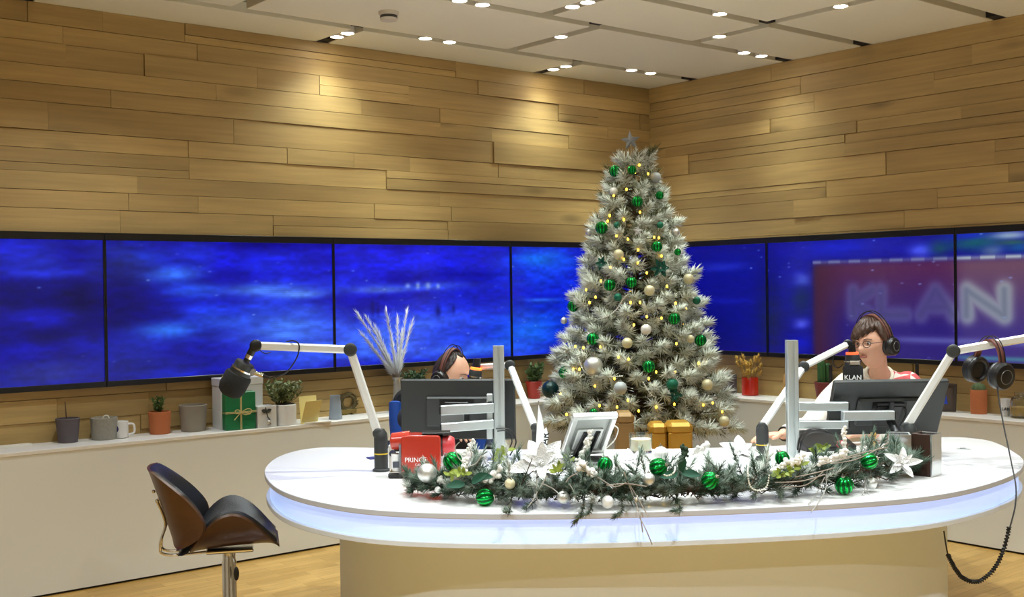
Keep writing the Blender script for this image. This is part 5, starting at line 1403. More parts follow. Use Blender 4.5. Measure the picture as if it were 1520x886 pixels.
HAIRS = {}
def person(label, cat, hc, yaw, pitch, roll, neck, shc, right, hip, arms, knees, feet, shirt_m, trouser_m, hair_m, hair_fn, skin):
    root = thing('person', label, cat, (hip[0], hip[1], 0))
    Mh = Matrix.Translation(hc) @ Matrix.Rotation(yaw, 4, 'Z') @ Matrix.Rotation(pitch, 4, 'X') @ Matrix.Rotation(roll, 4, 'Y')
    hc, neck, shc, hip = V(hc), V(neck), V(shc), V(hip); right = V(right).normalized()
    up = (shc - hip).normalized(); fwd = up.cross(right).normalized(); fwd = -fwd if fwd.y > 0 else fwd
    b = MB()
    vs, fs = sphere_grid(head_shape); b.add(vs, fs, 0, Mh)
    for s in (-1, 1): b.ball((s * .077, -.012, -.004), (.011, .020, .032), 14, 12, 0, Mh)
    limb(b, [Mh @ V((0, -.022, -.06)), neck + (Mh @ V((0, -.02, -.12)) - neck) * .45, neck], [.046, .047, .057])
    loft(b, [(hip + up * .05, right, .13, fwd, .09), (hip + up * .25, right, .125, fwd, .09), (shc - up * .05, right, .14, fwd, .09), (shc + up * .02, right, .10, fwd, .06), (neck, right, .05, fwd, .05)])
    sl = MB()
    loft(sl, [(hip - up * .03, right, .175, fwd, .125), (hip + up * .1, right, .17, fwd, .125), (hip + up * .25, right, .175, fwd, .122), (shc - up * .10, right, .19, fwd, .122), (shc - up * .02, right, .175, fwd, .10), (shc + up * .03, right, .12, fwd, .078), (neck + up * .005, right, .068, fwd, .066)])
    for sgn, el, wr, hd, nr, th in arms:
        el, wr = V(el), V(wr); sp = shc + right * (sgn * .165) - up * .02
        limb(b, [sp, (sp + el) / 2, el, (el + wr) / 2, wr], [.05, .046, .036, .036, .026])
        hand(b, wr, hd, nr, th)
        cuff = el + (wr - el) * .86
        limb(sl, [sp - right * (sgn * .02), sp * .6 + el * .4, el, (el + cuff) / 2, cuff], [.072, .066, .056, .054, .042])
    body_obj('body', b, .0042, skin, root, 2)
    body_obj('shirt', sl, .008, shirt_m, root, 6)
    # collar ring
    mb = MB(); mb.tube([neck + up * .012 + right * (.064 * math.cos(a)) + fwd * (.062 * math.sin(a)) - up * (.018 * max(0, math.sin(a))) for a in [2 * PI * i / 28 for i in range(28)]], .009, 8, closed=True); mb.build('collar', COLLAR, root)
    tr = MB()
    loft(tr, [(hip + V((0, 0, .06)), right, .165, fwd, .12), (hip, right, .18, fwd, .13), (hip - V((0, 0, .06)), right, .165, fwd, .12)])
    for sgn, kn, ft in zip((-1, 1), knees, feet):
        kn, ft = V(kn), V(ft); hp_ = hip + right * (sgn * .09) - V((0, 0, .02)) + fwd * .03
        limb(tr, [hp_, (hp_ + kn) / 2, kn, (kn + ft) / 2, ft + V((0, 0, .08))], [.09, .082, .062, .055, .045])
    body_obj('trousers', tr, .009, trouser_m, root, 6)
    for ft in feet:
        ft = V(ft); mb = MB(); mb.box(ft + fwd * .05 + V((0, 0, .012)), (.095, .27, .024), bev=.01); mb.ball(ft + fwd * .03 + V((0, 0, .035)), (.045, .11, .05), 16, 10); mb.build('shoe', BLACK, root)
    # hair over the skull
    def hf(n):
        p = head_shape(n); az = math.atan2(n.x, n.y); m, th = hair_fn(n, az, p)
        r = p.length; q = p * (1 - .05 * (1 - m)) + p.normalized() * (th * m); q.y -= .012 * (1 - m) * (1 if n.y > 0 else 0)
        return q
    vs, fs = sphere_grid(hf, 120, 80); mb = MB(); mb.add(vs, fs, 0, Mh); mb.build('hair', hair_m, root, 60)
    for s in (-1, 1):
        mb = MB(); mb.ball((s * .031, .077, .0135), (.0125, .009, .0085), 16, 10, 0, Mh); e = mb.build('eye', mat('eye_white', (226, 220, 212), .3), root)
        mb = MB(); mb.ball((s * .031, .0835, .012), (.006, .0035, .006), 12, 8, 0, Mh); mb.build('iris', mat('iris_brown', (44, 30, 24), .3), e)
        mb = MB(); mb.tube(catmull([Mh @ V((s * .014, .094, .031)), Mh @ V((s * .03, .091, .036)), Mh @ V((s * .05, .078, .031))], 6), .0034, 6, flat=.6); mb.build('eyebrow', hair_m, root)
    mb = MB(); mb.tube(catmull([Mh @ V((-.022, .091, -.053)), Mh @ V((-.008, .1005, -.050)), Mh @ V((.008, .1005, -.050)), Mh @ V((.022, .091, -.053))], 5), [.002, .004, .0046, .005, .0052, .005, .0052, .005, .0052, .005, .0052, .005, .0046, .004, .003, .002], 8); mb.build('lips', mat('lips', (168, 96, 88), .45), root)
    return root, Mh
COLLAR = mat('shirt_collar', (228, 222, 206), .8)
HAIR_BROWN = mat('brown_hair', (70, 48, 36), .5, var=.35, scale=60, bump=.4)
HAIR_DARK = mat('dark_hair', (44, 30, 26), .55, var=.3, scale=60, bump=.4)

def stripe_shirt():
    m = bpy.data.materials.new('striped_shirt'); m.use_nodes = True; nt = m.node_tree; b = nt.nodes['Principled BSDF']; L = nt.links.new
    tc = nt.nodes.new('ShaderNodeTexCoord'); ck = nt.nodes.new('ShaderNodeTexChecker'); ck.inputs['Scale'].default_value = 15
    mp = nt.nodes.new('ShaderNodeMapping'); mp.inputs['Rotation'].default_value = (.1, .2, .6); mp.inputs['Location'].default_value = (.03, .02, .03)
    L(tc.outputs['Object'], mp.inputs['Vector']); L(mp.outputs[0], ck.inputs['Vector'])
    ck.inputs['Color1'].default_value = lin((226, 216, 208)) + (1,); ck.inputs['Color2'].default_value = lin((206, 92, 96)) + (1,)
    # the checks sit on the left half of the shirt only; the other sleeve is plain
    sx = nt.nodes.new('ShaderNodeSeparateXYZ'); L(tc.outputs['Object'], sx.inputs[0])
    mr = nt.nodes.new('ShaderNodeMapRange'); mr.inputs[1].default_value = -.13; mr.inputs[2].default_value = -.12; L(sx.outputs['X'], mr.inputs[0])
    mx = nt.nodes.new('ShaderNodeMix'); mx.data_type = 'RGBA'; mx.inputs[6].default_value = lin((228, 222, 212)) + (1,)
    L(mr.outputs[0], mx.inputs[0]); L(ck.outputs['Color'], mx.inputs[7]); L(mx.outputs[2], b.inputs['Base Color']); b.inputs['Roughness'].default_value = .85
    return m
# right presenter
def hair_right(n, az, p):
    a = abs(az)
    sw = .052 - .030 * math.sin(az * 1.1 + .3) + .004 * math.sin(az * 19) if a < .9 else None
    line = sw if sw is not None else ((.052 - .030 * math.sin(math.copysign(.99, az) + .3)) * max(0, 1 - (a - .9) / .8) - .045 * min(1, (a - .9) / .8) if a < 1.9 else -.058)
    m = sstep(line - .007, line + .009, p.z)
    return m, .016 + .008 * sstep(.02, .09, p.z) + .006 * (1 if a < .9 else 0) * sstep(.1, .04, p.z) + .0022 * math.sin(az * 26 + p.z * 60) + .0016 * math.sin(az * 47 - p.z * 90)
hv_ = 5.66
hc = atv(1296, 511, hv_)
nk = atv(1305, 556, hv_ + .09); shc = V((nk.x + .005, nk.y + .035, nk.z - .040))
rgt = V((-1, .12, 0))
wr = atv(1163, 659, 5.40); el = atv(1203, 632, 5.62)
wr2 = atv(1292, 660, 5.36); el2 = atv(1375, 655, 5.62)
pR, MhR = person('person in white and red checked shirt and headphones speaking into the right microphone', 'person', hc, math.radians(128), math.radians(-4), math.radians(3), nk, shc, rgt, (1.96, 6.06, .56),
    [(1, el, (wr.x, wr.y, max(wr.z, .788)), (-1, -.12, -.05), (0, .1, 1), -1), (-1, (el2.x, el2.y, .815), (wr2.x, wr2.y, .79), (-1, -.2, -.02), (0, .1, 1), 1)],
    [(1.98, 5.62, .56), (1.76, 5.62, .56)], [(1.93, 5.74, 0), (1.70, 5.76, 0)], stripe_shirt(), mat('dark_trousers', (44, 48, 62), .85), HAIR_BROWN, hair_right, SKIN)
mb = MB(MhR)
for s in (-1, 1):
    mb.tube([(s * .033 + .022 * math.cos(a), .104 - .010 * abs(math.cos(a) * .5 + s * .0), .011 + .016 * math.sin(a)) for a in [2 * PI * i / 28 for i in range(28)]], .0016, 6, closed=True)
    mb.tube([(s * .054, .098, .014), (s * .076, .05, .014), (s * .084, -.01, .008)], .0016, 6)
mb.tube([(-.011, .105, .013), (0, .109, .015), (.011, .105, .013)], .0016, 6)
mb.build('glasses', mat('glasses_frame', (70, 48, 44), .4, .3), pR)
w_ = V((wr.x, wr.y, max(wr.z, .788))); dd = (w_ - el).normalized(); mb = MB(); x_, y_, z_ = frame_of(dd)
mb.tube([w_ - dd * .012 + x_ * (.031 * math.cos(a)) + y_ * (.031 * math.sin(a)) for a in [2 * PI * i / 24 for i in range(24)]], .006, 8, closed=True); mb.build('watch_strap', BLACK, pR)
# left presenter, bent towards the microphone
def hair_left(n, az, p):
    a = abs(az)
    line = .106 - .006 * math.cos(az * 3) if a < .85 else (.106 - (a - .85) * .145 if a < 1.9 else -.05)
    m = sstep(line - .006, line + .010, p.z)
    return m, .008 + .0016 * math.sin(az * 30 + p.z * 70) + .0012 * math.sin(az * 51 - p.z * 90)
hv_ = 5.66
hc = atv(671, 558, hv_); nk = V((hc.x - .05, hc.y + .06, hc.z - .145)); shc = V((nk.x - .01, nk.y + .04, nk.z - .055))
pL, MhL = person('person with dark hair and headphones bent low behind the left monitor', 'person', hc, math.radians(-122), math.radians(-14), 0, nk, shc, (-1, -.1, 0), (-.42, 6.08, .54),
    [(-1, (shc.x + .17, 5.84, .83), (-.30, 5.60, .795), (.5, -.8, -.02), (0, .1, 1), 1), (1, (shc.x - .16, 5.84, .83), (-.46, 5.60, .795), (.4, -.9, -.02), (0, .1, 1), -1)],
    [(-.31, 5.64, .54), (-.53, 5.64, .54)], [(-.30, 5.74, 0), (-.54, 5.74, 0)], mat('navy_jumper', (40, 44, 62), .9, bump=.2, scale=300), mat('dark_trousers', (44, 48, 62), .85), HAIR_DARK, hair_left, SKIN)

# ------------------------------------------------------------------ headphones
BAND = mat('headband_brown', (112, 66, 56), .5, var=.15)
def headphones(label, M, hw, bh, r=.042, tilt=0, cat_='headphones'):
    root = thing('headphones', label, cat_, M.translation, group='headphones')
    arc = [(hw * math.cos(a) * (1 if abs(math.cos(a)) < .9 else 1), 0, bh * math.sin(a)) for a in [PI * i / 28 for i in range(29)]]
    mb = MB(M); up, lo = [], []
    for (x, y, z), a in zip(arc, [PI * i / 28 for i in range(29)]):
        nx, nz = math.cos(a), math.sin(a)
        up.append([V((x + nx * .004, yy, z + nz * .004)) for yy in (-.014, -.007, 0, .007, .014)]); lo.append([V((x - nx * .003, yy, z - nz * .003)) for yy in (-.014, -.007, 0, .007, .014)])
    mb.shell(up, lo); mb.build('headband', BAND, root, 50)
    mb = MB(M)
    for yy in (-.011, .011): mb.tube([(x * 1.10, yy, z * 1.10 + .004) for x, y, z in arc], .0022, 6)
    mb.build('band_wires', BLACK, root)
    for s in (-1, 1):
        Mc = M @ Matrix.Translation((s * (hw + .002), 0, -.012)) @ Matrix.Rotation(s * PI / 2, 4, 'Y')
        mb = MB(Mc); mb.lathe([(r * .55, -.018), (r * .95, -.014), (r, .0), (r, .012), (r * .86, .022), (r * .5, .027), (.001, .028)], n=32); cup = mb.build('earcup', BLACK, root)
        mb = MB(Mc); mb.tube([(r * .8 * math.cos(a), r * .8 * math.sin(a), -.018) for a in [2 * PI * i / 32 for i in range(32)]], .011, 10, closed=True); mb.build('cushion', LEATHER, cup)
        mb = MB(Mc); mb.tube([(r * .5 * math.cos(a), r * .5 * math.sin(a), .0265) for a in [2 * PI * i / 32 for i in range(32)]], .0018, 8, closed=True); mb.build('ring_trim', mat('trim_grey', (110, 112, 112), .35, .5), cup)
        mb = MB(M); mb.tube([(s * (hw + .012), 0, .04), (s * (hw + .014), 0, .005)], .006, 8); mb.build('yoke', BLACK, root)
    return root
headphones('headphones with red-brown band worn by the presenter in the checked shirt', MhR @ Matrix.Translation((0, -.012, -.002)) @ Matrix.Rotation(math.radians(-6), 4, 'X'), .094, .150, .046)
headphones('headphones with brown band worn by the bent presenter behind the left monitor', MhL @ Matrix.Translation((0, -.010, -.002)) @ Matrix.Rotation(math.radians(4), 4, 'X'), .088, .138, .044)
e4, t4 = atv(1415, 521, B4.y), atv(1575, 493, B4.y - 0.1)
k = (1464 - 1415) / 160.0; ha = e4 + (t4 - e4) * k
bh = .125
headphones('black headphones with brown band hanging from the right microphone arm', Matrix.Translation(ha + V((.01, 0, .024 - bh))) @ Matrix.Rotation(math.radians(-68), 4, 'Z') @ Matrix.Rotation(math.radians(8), 4, 'Y'), .072, bh, .058)
mb = MB()
P = [atv(1480, 572, 4.66), atv(1483, 595, 4.62), atv(1490, 632, 4.55), atv(1501, 685, 4.42), atv(1508, 722, 4.32), atv(1507, 750, 4.28), atv(1502, 772, 4.26), atv(1498, 786, 4.25)]
mb.tube(catmull(P, 6), .0028, 6); P2 = [atv(1407, 824, 4.2), atv(1404, 808, 4.2), atv(1401, 788, 4.2)]; 
cbl = thing('headphone_cable', 'long black cable with thick coiled loop hanging at the right end of the desk', 'cable', (P[-1].x, P[-1].y, 0))
mb.build('thin_lead', CABLE, cbl); mb = MB(); mb.tube(catmull(P2, 6), .0028, 6); mb.build('thin_lead', CABLE, cbl)
cc = catmull([atv(1498, 782, 4.25), atv(1490, 815, 4.24), atv(1475, 845, 4.23), atv(1452, 863, 4.22), atv(1430, 858, 4.21), atv(1416, 841, 4.2), atv(1407, 823, 4.2)], 40)
ph = np.linspace(0, 2 * PI * 46, len(cc)); hel = []
for i, p in enumerate(cc):
    t = (cc[min(i + 1, len(cc) - 1)] - cc[max(0, i - 1)]).normalized(); x_ = t.cross(V((0, 1, 0))).normalized(); y_ = t.cross(x_)
    hel.append(p + x_ * (.0065 * math.cos(ph[i])) + y_ * (.0065 * math.sin(ph[i])))
mb = MB(); mb.tube(hel, .0032, 5); mb.tube(cc, .005, 6); mb.build('coil', CABLE, cbl)
# ------------------------------------------------------------------ Christmas tree
TV = 7.3
TB = atv(950, 700, TV); TU = TB.x
ZTOP, ZBOT = atv(944, 222, TV).z, 0.62
tree = thing('christmas_tree', 'tall snow-flocked artificial Christmas tree in the corner behind the desk', 'Christmas tree', (TU, TV, 0))
FLOCK = mat('flocked_needles', (230, 234, 224), .9, var=.10, scale=25)
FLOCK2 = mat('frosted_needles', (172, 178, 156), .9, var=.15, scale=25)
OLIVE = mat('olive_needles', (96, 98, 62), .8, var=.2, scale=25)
BARK = mat('brown_bark', (78, 60, 44), .9, bump=.5, scale=60)
def trad(z):
    t = (ZTOP - z) / (ZTOP - ZBOT)
    return .09 + .53 * max(0, t) ** .93
def taxis(z): return V((TU - .02 * (z - ZBOT) / (ZTOP - ZBOT), TV, z))
mb = MB(); mb.tube([(TU, TV, 0.05), taxis(1.2), taxis(ZTOP - .05)], [.035, .026, .008], 12); mb.build('trunk', BARK, tree)
mb = MB()
for k in range(4):
    a = k * PI / 2 + .4; mb.tube([(TU, TV, .12), (TU + .16 * math.cos(a), TV + .16 * math.sin(a), .05), (TU + .30 * math.cos(a), TV + .30 * math.sin(a), .012)], [.014, .014, .012], 8)
mb.build('stand', mat('dark_metal', (40, 40, 42), .5, .5), tree)
parts = []; br = MB(); TIPS = []
n = 300; ga = 2.399963
for i in range(n):
    t = ((i + .5) / n) ** .60                      # more tips low down where the tree is wide
    z = ZTOP - .02 - t * (ZTOP - ZBOT - .02); R = trad(z); a = i * ga + R_.gauss(0, .12)
    R *= R_.uniform(.80, 1.05)
    d = V((math.cos(a), math.sin(a), .30 + .75 * (1 - t) ** 2 - .38 * (t > .9)))
    tip = taxis(z) + V((math.cos(a) * R, math.sin(a) * R, R_.gauss(0, .012))); root_ = taxis(z - .10 * min(1, R * 2)) + V((0, 0, 0))
    root_.z = max(root_.z, .5)
    br.tube([root_, root_ * .45 + tip * .55 + V((0, 0, .01)), tip], [.006, .005, .003], 5)
    L = .075 * (.8 + .3 * t); dn = d.normalized()
    parts.append(tuft(tip - dn * L * .75, dn, L, 84, .070, .0084, 0, (.35, 1.5), .05))
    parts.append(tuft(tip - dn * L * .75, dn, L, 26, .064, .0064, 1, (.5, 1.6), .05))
    for s in (-1, 1):
        sd = V((-math.sin(a) * s, math.cos(a) * s, .1)); d2 = (dn * .7 + sd * .8).normalized(); b2 = root_ * .30 + tip * .70
        if R_.random() < .6:
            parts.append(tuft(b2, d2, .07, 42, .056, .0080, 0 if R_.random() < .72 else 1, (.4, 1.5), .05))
    for q in (.35, .55, .72):
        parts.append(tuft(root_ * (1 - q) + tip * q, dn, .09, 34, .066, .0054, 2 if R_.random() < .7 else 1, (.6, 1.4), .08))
    TIPS.append(tip)
for k in range(7):
    a = k * 2.4; parts.append(tuft(taxis(ZTOP - .09) + V((.05 * math.cos(a), .05 * math.sin(a), 0)), (math.cos(a) * .5, math.sin(a) * .5, 1), .07, 50, .045, .0070, 0, (.3, 1.2)))
br.build('branches', BARK, tree)
TREE_PARTS = parts; ZTREE = []

def tree_pt(px, py, out=1.0):
    """point on the front of the tree"""
    v = TV
    for _ in range(6):
        p = atv(px, py, v); R = trad(p.z) * out; du = p.x - taxis(p.z).x; v = TV - math.sqrt(max(0.0004, R * R - du * du))
    return atv(px, py, v)

# star at the top
p = atv(936, 209, TV); st = thing('star_topper', 'silver-grey star on the very top of the Christmas tree', 'star', p)
mb = MB(basis(p, (1, 0, 0), (0, 0, 1), (0, -1, 0))); o = []
for k in range(10):
    a = PI / 2 + k * PI / 5 + .1; r = .066 if k % 2 == 0 else .028; o.append((r * math.cos(a), r * math.sin(a), 0))
mb.add(o + [(0, 0, .016), (0, 0, -.016)], [(i, (i + 1) % 10, 10) for i in range(10)] + [((i + 1) % 10, i, 11) for i in range(10)]); mb.build('star', mat('star_grey', (150, 156, 164), .45, .5, var=.2, scale=200), st, 0)
mb = MB(); mb.tube([p + V((0, .0, -.02)), p + V((.012, 0, -.14))], .005, 8); mb.build('stem', CHROME, st)

ZGAR = []
def bauble(c, r, kind, label, group, up=(0, 0, 1), hang=True, cat='bauble'):
    m = {'green': GREEN_FOIL, 'teal': TEAL, 'silver': SILVER, 'pearl': PEARL, 'cream': CREAM, 'grey': GREYB, 'dark': DARK_TEAL}[kind]
    root = thing({'green': 'ribbed_bauble'}.get(kind, 'bauble'), label, cat, c, group=group)
    rib = (lambda a: 1 + .05 * math.cos(a * 10)) if kind == 'green' else None
    mb = MB(); mb.ball(c, (r, r, r * (1.06 if kind == 'green' else 1)), 80 if rib else 28, 24 if rib else 16, rib=rib, axis=up)
    if rib:
        n_ = 80; f_ = lambda i: int(i * 20 / n_ + .5) % 2
        mb.mi = [f_(i) for i in range(n_) for _ in (0, 1)] + [f_(i) for j in range(22) for i in range(n_)]
    mb.build('ball', [m, GREEN_DEEP] if rib else m, root, 80)
    u_ = V(up).normalized(); mb = MB(); mb.lathe([(r * .22, 0), (r * .24, r * .02), (r * .24, r * .2), (r * .1, r * .24)], c + u_ * (r * .95), tuple(u_), 16)
    x_, y_, z_ = frame_of(u_); q = c + u_ * (r * 1.28)
    mb.tube([q + x_ * (r * .13 * math.cos(a)) + z_ * (r * .13 * math.sin(a)) for a in [2 * PI * i / 14 for i in range(14)]], r * .03, 6, closed=True); mb.build('cap', CAPM, root)
    return root
TB_ = [
 (913, 254, 8.5, 'green', 'ribbed green bauble highest on the left edge of the tree, below the star'),
 (938, 252, 6.5, 'green', 'small ribbed green bauble just under the star in the middle of the tree'),
 (973, 263, 8, 'grey', 'frosted grey bauble at the upper right edge of the tree near the top'),
 (911, 284, 6, 'pearl', 'white bauble on the upper left edge of the tree under the highest green one'),
 (946, 299, 8, 'green', 'ribbed green bauble in the middle of the tree, third from the star'),
 (979, 290, 6, 'green', 'small green bauble at the upper right edge of the tree beside a light'),
 (893, 338, 9, 'green', 'ribbed green bauble on the left edge of the tree just above the screens'),
 (916, 334, 5, 'teal', 'tiny teal bauble right of the green one just above the screens'),
 (980, 334, 5, 'teal', 'tiny teal bauble on the right of the tree at the top line of the screens'),
 (1003, 345, 6, 'silver', 'silver bauble at the right edge of the tree just above the screens'),
 (874, 345, 5, 'silver', 'tiny silver bauble at the left edge of the tree at the screen top'),
 (918, 378, 8, 'cream', 'cream bauble left of centre on the upper half of the tree'),
 (975, 366, 8, 'green', 'ribbed green bauble right of centre in the upper half of the tree'),
 (1006, 374, 5, 'green', 'tiny green bauble at the right edge of the tree below the screen top'),
 (1022, 414, 8, 'cream', 'cream bauble at the right edge in the middle of the tree'),
 (905, 423, 8.5, 'green', 'ribbed green bauble, left one of two side by side at mid height'),
 (937, 419, 8, 'green', 'ribbed green bauble, right one of two side by side at mid height'),
 (964, 431, 8, 'cream', 'cream bauble in the centre of the tree right of the two green ones'),
 (851, 454, 8.5, 'green', 'ribbed green bauble at the left edge of the tree at mid height'),
 (837, 476, 5, 'silver', 'tiny silver bauble at the left edge below the green one'),
 (917, 441, 6, 'teal', 'small dark green bauble tucked under the two side by side green ones'),
 (1001, 473, 8.5, 'green', 'ribbed green bauble right of centre below mid height'),
 (959, 489, 8, 'pearl', 'pearly white bauble in the very middle of the tree'),
 (931, 509, 8, 'cream', 'cream bauble left of and below the pearly white one'),
 (880, 503, 9, 'green', 'ribbed green bauble above the big silver ball on the left'),
 (1040, 505, 8.5, 'green', 'ribbed green bauble near the right edge low on the tree'),
 (1025, 503, 6, 'cream', 'small cream bauble touching the green one near the right edge'),
 (881, 543, 14, 'silver', 'biggest silver ball on the lower left of the tree'),
 (838, 553, 8.5, 'green', 'ribbed green bauble at the lower left edge above the dark ball'),
 (817, 578, 13, 'dark', 'large dark teal ball hanging at the lower left edge of the tree'),
 (921, 576, 10, 'grey', 'frosted grey ball low in the middle of the tree'),
 (963, 544, 9, 'green', 'ribbed green bauble low on the tree right of the middle'),
 (998, 570, 9, 'teal', 'matt teal ball low on the right of the tree'),
 (1050, 571, 8.5, 'cream', 'cream bauble at the lower right edge of the tree'),
 (1034, 446, 6, 'teal', 'small teal bauble at the right edge in the middle of the tree'),
 (1075, 625, 8, 'cream', 'champagne bauble hanging lowest at the right tip of the tree'),
 (881, 612, 6, 'green', 'small green bauble low on the tree above the tilted display')]
for px, py, r, kind, label in TB_:
    c = tree_pt(px, py, 1.04); o_ = c - taxis(c.z); o_.z = 0; ZTREE.append((np.array(c), np.array(o_.normalized()), r * c.y / F * .95)); bauble(c, r * c.y / F, kind, label, 'baubles on the Christmas tree')
# little hanging stars and teal bows
def flat_star(px, py, r, label):
    p = tree_pt(px, py, 1.05); t = thing('star_ornament', label, 'ornament', p)
    mb = MB(basis(p, (1, 0, 0), (0, 0, 1), (0, -1, 0))); o = []
    for k in range(10): a = PI / 2 + k * PI / 5; q = r if k % 2 == 0 else r * .45; o.append((q * math.cos(a), q * math.sin(a), 0))
    mb.add(o + [(0, 0, r * .2), (0, 0, -r * .2)], [(i, (i + 1) % 10, 10) for i in range(10)] + [((i + 1) % 10, i, 11) for i in range(10)]); mb.build('star', SILVER_GLITTER, t, 0)
    mb = MB(); mb.tube([p + V((0, 0, r)), p + V((0, .02, r + .04))], .0012, 5); mb.build('loop', CHROME, t)
flat_star(947, 343, .034, 'small silver star hanging in the upper middle of the tree')
TEALF = mat('teal_glitter_petal', (20, 92, 78), .5, .3, var=.25, bump=.4, scale=300)
def poinsettia(c, nrm, R, m, label, name='poinsettia', n1=6, n2=5, heart=None, seed=1, group='artificial poinsettias', wid=.52):
    (ZGAR if c.y < 5 else ZTREE).append((np.array(c), np.array(V(nrm).normalized()), R * .5)); t = thing(name, label, 'artificial flower', c, group=group); r_ = random.Random(seed); x_, y_, z_ = frame_of(nrm)
    for ring, (n_, rr, lift) in enumerate(((n1, 1.0, .25), (n2, .66, .6))):
        for k in range(n_):
            a = 2 * PI * k / n_ + ring * .5 + r_.gauss(0, .14); d = x_ * math.cos(a) + y_ * math.sin(a) + z_ * (lift + r_.gauss(0, .14))
            mb = MB(); mb.leaf(c + z_ * .004 * ring, d, z_ - d * .1, R * rr * r_.uniform(.85, 1.1), R * rr * wid, r_.uniform(-.28, .05), .32, 12, 7, .0012, wave=.09); mb.build('petal', m, t, 60)
    mb = MB()
    for k in range(7): a = k * 2.4; mb.ball(c + z_ * (R * .16) + x_ * (R * .055 * math.cos(a) * (k > 0)) + y_ * (R * .055 * math.sin(a) * (k > 0)), R * .035, 10, 8)
    mb.cyl(c - z_ * R * .35, c + z_ * R * .14, R * .03); mb.build('flower_heart', heart or SILVER, t)
    return t
poinsettia(tree_pt(980, 398, 1.03), (0.2, -1, .1), .062, TEALF, 'teal glitter flower right of centre in the upper half of the tree', seed=3)
poinsettia(tree_pt(893, 391, 1.0), (-.4, -1, .1), .045, TEALF, 'small teal flower on the left side of the upper tree', seed=4)
poinsettia(tree_pt(1000, 585, 1.0), (.3, -1, 0), .055, TEALF, 'teal glitter flower low on the right of the tree', seed=5)
# strings of lights
WARM_LED = mat('warm_led', (255, 226, 120), .4, emit=(255, 196, 44), es=7.0)
WIRE = mat('light_wire', (70, 74, 54), .6)
sl = thing('string_lights', 'string of warm yellow fairy lights wound round the Christmas tree', 'lights', (TU, TV, 0))
LED = [(949, 245), (926, 257), (962, 258), (930, 281), (911, 290), (950, 315), (905, 320), (902, 328), (926, 326), (932, 355), (971, 352), (978, 353), (947, 371), (926, 385), (947, 390), (982, 380), (906, 397), (892, 417), (870, 430), (875, 449), (884, 441), (936, 449), (950, 449), (1003, 450), (1018, 458), (982, 472), (941, 482), (854, 514), (866, 516), (891, 515), (1004, 510), (851, 548), (860, 548), (912, 562), (974, 552), (963, 562), (1002, 552), (1026, 558), (1037, 539), (1048, 538), (883, 573), (832, 585), (932, 594), (916, 604), (890, 602), (948, 610), (974, 604), (1001, 600), (1044, 601), (1058, 598), (1072, 611), (841, 615), (979, 627), (1073, 624), (933, 533), (918, 530), (960, 470), (990, 425), (915, 350), (960, 405)]
for k in range(14):
    a = 1.2 + k * .31; LED.append(None)
bt = []
for i, q in enumerate(LED):
    if q is None:
        z = .8 + .11 * (i - 60); a = 2.3 + i * 1.7; a = PI * .15 + (a % 1) * PI * .7; R = trad(z) * .98; c = taxis(z) + V((math.cos(a) * R, math.sin(a) * R, 0))
    else: c = tree_pt(q[0], q[1], 1.02)
    bt.append(c); mb = MB(); mb.ball(c, (.0062, .0062, .0085), 10, 8); mb.build('led_bulb', WARM_LED, sl)
wz = []
for k in range(420):
    t = k / 419; z = ZTOP - .06 - t * (ZTOP - ZBOT - .08); a = t * 2 * PI * 11; R = trad(z) * .86; wz.append(taxis(z) + V((math.cos(a) * R, math.sin(a) * R, 0)))
mb = MB(); mb.tube(wz, .002, 5); mb.build('wire', WIRE, sl)
# bead chains
BEAD = mat('pearl_beads', (226, 226, 218), .3, .2)
def beads(pts, r, label, name='bead_garland', step=2.5, n=9):
    P = catmull(pts, 40); mb = MB(); acc = 0; last = P[0]
    for p in P:
        if (p - last).length >= r * step or p is P[0]: mb.ball(p, r, 8, 6); last = p
    mb.tube(P, r * .25, 4); return tag(mb.build(name, BEAD, smooth=80), label, 'bead garland')
beads([tree_pt(x, y, 1.06) for x, y in ((886, 474), (903, 469), (916, 458), (925, 444), (932, 437))], .0048, 'short chain of pale beads left of centre at mid height on the tree')
beads([tree_pt(x, y, 1.06) for x, y in ((858, 530), (868, 552), (886, 558), (905, 559), (925, 558))], .0048, 'chain of pale beads swagging under the big silver ball')
beads([tree_pt(x, y, 1.06) for x, y in ((955, 568), (961, 578), (967, 586), (974, 590))], .0048, 'short chain of pale beads low in the middle of the tree')

# gold boxes under the tree
def gold_box(label, l, r, top, v, d, GOLD_BOX=GOLD_BOX):
    a, b = atv(l, top, v), atv(r, top, v); w = (b - a).length
    t = thing('gold_box', label, 'box', ((a.x + b.x) / 2, v + d / 2, 0), group='gold boxes under the tree'); h = a.z
    M = Matrix.Translation(((a.x + b.x) / 2, v + d / 2, 0))
    mb = MB(M); mb.box((0, 0, (h - .05) / 2), (w, d, h - .05), bev=.012); mb.build('box', GOLD_BOX, t, 30)
    mb = MB(M); mb.box((0, 0, h - .035), (w + .008, d + .008, .07), bev=.02); mb.build('lid', GOLD_BOX, t, 30)
gold_box('tall gold box with rounded lid under the right side of the tree', 993, 1028, 628, 6.42, .18)
gold_box('tall gold box half hidden behind its neighbour under the tree', 966, 990, 629, 6.46, .16)
gold_box('brown-gold box left under the tree beside the silver-backed display', 915, 941, 613, 6.42, .16, mat('brown_gold_board', (146, 116, 72), .5, .2))
tw = MB()
for k in range(9):
    a = atv(936, 655, 6.6); e = atv(906 + 3.2 * k, 648 - (k % 3) * 3, 6.6 + .03 * (k % 2)); tw.tube([atv(918, 668, 6.6), (a + e) / 2, e], [.003, .0025, .001], 5)
tag(tw.build('dry_twig_spray', mat('dark_twig', (56, 44, 36), .9), smooth=60), 'few dark bare twigs beside the brown-gold box under the tree', 'twigs')

